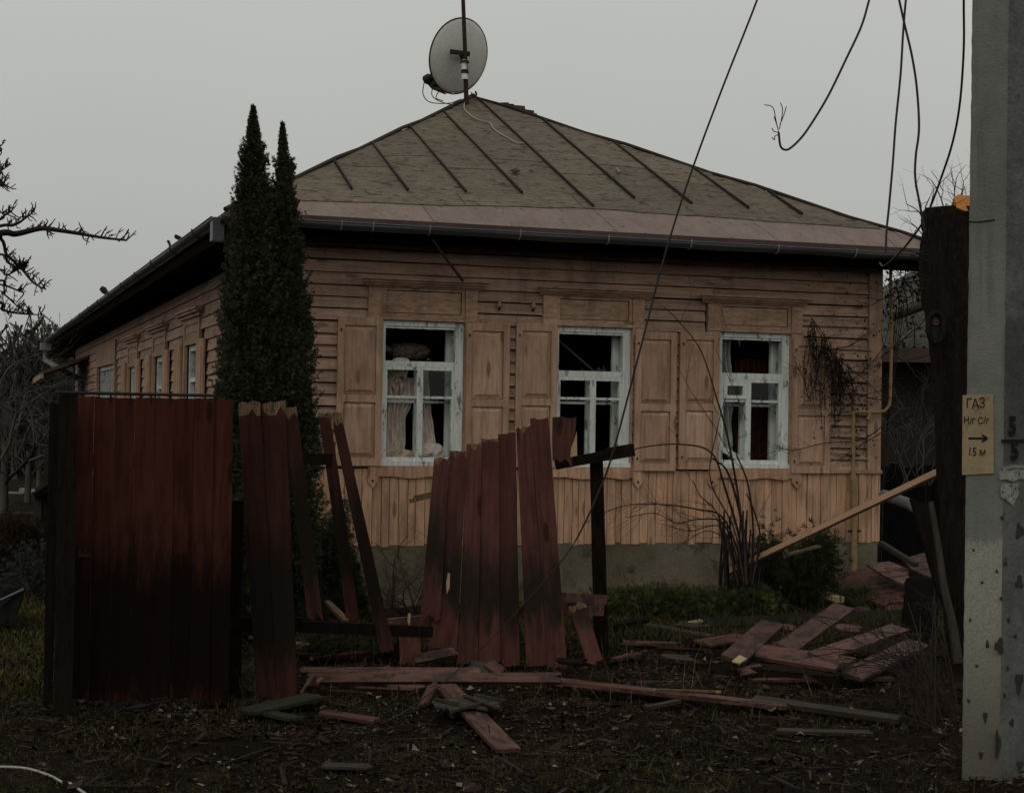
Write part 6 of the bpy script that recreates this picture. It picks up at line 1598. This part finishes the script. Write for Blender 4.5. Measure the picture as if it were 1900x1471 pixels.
den = lambda x, y: (vnoise(x, y, .8, 11) + .5 + .25 * rng.uniform(-1, 1, len(x)) > .42)
flat_leaves('leaf_litter', 'wet dead leaves scattered over the soil', 52000, (-3.6, 3.0, 6.8, 14.6), .0105, m_litter, lambda x, y: house_side(x, y) & den(x, y), .010, .5)
flat_leaves('large_leaves', 'larger curled brown leaves lying on the soil', 900, (-3.6, 3.0, 6.8, 13.5), .026, m_litter, lambda x, y: house_side(x, y), .016, .5)
flat_leaves('soil_crumbs', 'small dark clods and bark bits on the soil', 36000, (-3.6, 3.0, 6.8, 13.5), .007, m_soil, lambda x, y: house_side(x, y), .010, .9)
flat_leaves('pale_chips', 'pale wood and paper chips strewn on the ground', 420, (-2.4, 2.6, 6.9, 12.5), .011, m_chip, lambda x, y: (vnoise(x, y, 1.1, 14) > -.1), .018, .9)
flat_leaves('red_chips', 'red brown paint and wood slivers strewn round the broken boards', 260, (-1.6, 2.6, 8.6, 12.5), .014, m_red_loose, None, .014, .4)
def splinters(name, label, n, region, mat, l0, l1, keep=None):
    x, y = scatter(n, *region, rng, keep); k = len(x); z = gh(x, y) + rng.uniform(.004, .02, k); a = rng.uniform(0, 6.28, k); ln = rng.uniform(l0, l1, k) / 2; w = ln * rng.uniform(.03, .11, k)
    dx, dy = np.cos(a), np.sin(a); dz = rng.normal(0, .12, k) * ln; hh = w * .6
    V = []
    for i, j, u in ((-1, -1, 0), (1, -.5, 0), (1, .5, 0), (-1, 1, 0), (-1, -1, 1), (1, -.5, 1), (1, .5, 1), (-1, 1, 1)):
        V.append(np.stack([x + dx * ln * i - dy * w * j, y + dy * ln * i + dx * w * j, z + dz * i + hh * u], 1))
    V = np.stack(V, 1).reshape(-1, 3); b0 = np.arange(k)[:, None] * 8
    Q = np.concatenate([b0 + np.array(f) for f in ((4, 5, 6, 7), (0, 1, 5, 4), (1, 2, 6, 5), (2, 3, 7, 6), (3, 0, 4, 7))])
    tag(np_mesh(name, V, Q, mat), label, kind='stuff')
splinters('wood_splinters', 'dark wood splinters and twigs lying over the soil', 900, (-3.2, 2.8, 6.9, 13.5), m_end, .03, .16, lambda x, y: house_side(x, y))
splinters('pale_splinters', 'pale fresh wood splinters round the wreckage', 130, (-1.6, 2.6, 8.2, 13.2), m_raw, .03, .12, None)
splinters('fallen_twigs', 'black twigs lying on the ground', 450, (-3.2, 2.8, 6.9, 13.5), m_twig, .06, .3, lambda x, y: house_side(x, y))
def grass(n, region, h, keep, name, label, mat=m_grass, w=.0035):
    x, y = scatter(n, *region, rng, keep); k = len(x); z = gh(x, y) - .005
    a = rng.uniform(0, 6.28, k); hh = h * rng.lognormal(0, .4, k); lean = rng.normal(0, .55, (k, 2)) * hh[:, None]
    bx, by = np.cos(a) * w, np.sin(a) * w
    b0 = np.stack([x - bx, y - by, z], 1); b1 = np.stack([x + bx, y + by, z], 1)
    m0 = np.stack([x + lean[:, 0] * .4 + bx * .8, y + lean[:, 1] * .4 + by * .8, z + hh * .6], 1); m1 = m0 - np.stack([bx * 1.6, by * 1.6, 0 * bx], 1)
    tp = np.stack([x + lean[:, 0], y + lean[:, 1], z + hh * rng.uniform(.7, 1, k)], 1)
    V = np.stack([b0, b1, m0, m1, m1, m0, tp, tp], 1).reshape(-1, 3)
    V = np.stack([b0, b1, m0, m1, tp], 1).reshape(-1, 3); i0 = np.arange(k) * 5
    Q = np.concatenate([np.stack([i0, i0 + 1, i0 + 2], 1), np.stack([i0, i0 + 2, i0 + 3], 1), np.stack([i0 + 3, i0 + 2, i0 + 4], 1)])
    o = np_mesh(name, V, Q, mat); tag(o, label, kind='stuff'); return o
gd_ = lambda th, s, sd: (lambda x, y: house_side(x, y) & (vnoise(x, y, s, sd) + .12 * rng.normal(size=len(x)) > th))
grass(70000, (-3.4, 2.6, 6.8, 14.4), .020, gd_(-.02, .7, 21), 'grass', 'short winter grass in patches on the soil')
grass(9000, (-3.4, 2.6, 7.5, 14.8), .06, gd_(.22, .45, 22), 'grass_tufts', 'longer grass tufts among the boards')
grass(16000, (-.2, 4.0, 12.4, 15.3), .06, lambda x, y: house_side(x, y), 'verge_grass', 'rough grass round the junipers before the plinth')
m_lawn = rough_mat('yellow_green_lawn', (.085, .075, .024), (.045, .045, .015), 1.2, 12, .85, (.13, .10, .04), (.56, .7), spec=.03, bstr=0)
grass(30000, (-6.5, -2.75, 9.5, 18), .045, None, 'lawn_grass', 'yellowish lawn left of the gate', m_lawn, .005)

# dry weeds and straggly stalks before the plinth and between the boards
grass(520, (-.3, 3.6, 12.2, 15.2), .26, lambda x, y: house_side(x, y), 'dry_weeds', 'dry brown weed stalks before the plinth', m_twig_red, .0022)
grass(420, (-1.8, 2.6, 9.6, 12.6), .16, None, 'dry_stalks', 'dry stalks standing among the broken boards', m_raw, .0016)
grass(5200, (-.6, 3.8, 11.9, 15.2), .085, lambda x, y: house_side(x, y) & (vnoise(x, y, .5, 31) > .0), 'mossy_grass', 'olive moss and grass clumps before the plinth', m_grass, .004)
# small broken fragments tangled at the foot of the fence and in the heap
fr = random.Random(88); FG = 'small fence fragments in the wreckage'
spots = [(575, 1205), (640, 1185), (690, 1222), (735, 1248), (600, 1228), (655, 1268), (720, 1272), (1030, 1268), (985, 1232), (1090, 1250), (1135, 1222), (1150, 1195), (1215, 1210), (1290, 1225), (1320, 1248), (1420, 1262), (1495, 1272), (1550, 1275), (1640, 1240), (1690, 1225), (1600, 1180), (1480, 1170), (1395, 1150), (1250, 1168), (1130, 1150), (1640, 1140), (1580, 1140), (870, 1250), (915, 1262), (480, 1260)]
PLACE = ['behind the right ends of the left fence boards', 'on the creeper behind the long red boards', 'left of the upright red stub', 'just under the low board across the panel foot', 'above the splintered tan board end', 'in front of the long red board on the left', 'beside the leaning red sliver', 'at the right end of the long board under the panel',
 'under the right edge of the torn panel', 'over the start of the longest red board', 'at the foot of the short leaning board', 'right of the dark fence post foot', 'in front of the flat faded red board', 'left of the heap below the small red piece', 'between the heap and the longest red board', 'in front of the black shadow filler under the heap', 'on the soil before the middle of the heap', 'on the soil before the lowest red board', 'between the two right boards of the heap', 'at the far right end of the heap by the brambles',
 'behind the right boards of the heap', 'in the gap between the two slanting boards', 'behind the yellow cornered board', 'beside the grey brown beam', 'on the dark rotten beam', 'under the muddy panel piece by the corner', 'in front of the juniper sprays on the beam', 'beneath the middle of the torn panel', 'behind the grey splintered board', 'left of the dark grey flat board']
for k, (x, y) in enumerate(spots):
    p = G(x, y); a = fr.uniform(-.7, .7) + (math.pi if fr.random() < .5 else 0); ln = fr.uniform(.16, .5); dv = Vector((math.cos(a), math.sin(a), fr.uniform(-.12, .25))).normalized()
    z0 = gz(p.x, p.y) + fr.uniform(.03, .09); mt_ = k % 5; kind_ = ('red', 'dull red', 'sooty', 'grey', 'black')[mt_]
    t = thing('board_fragment', '%s %s fragment %s' % ('short' if ln < .32 else 'longer', kind_, PLACE[k]), 'board', (p.x, p.y, max(0, z0 - .03)), FG)
    p.z = z0; w = fr.uniform(.04, .11); face = (UP + Vector((fr.uniform(-.4, .4), fr.uniform(-.9, .1), 0))).normalized()
    board(t, p, p + dv * ln, w, w * fr.uniform(.6, 1), face, .02, (RL, RL, [m_red_dark, m_raw], GW, DW)[mt_], .05, .05, seed=700 + k)
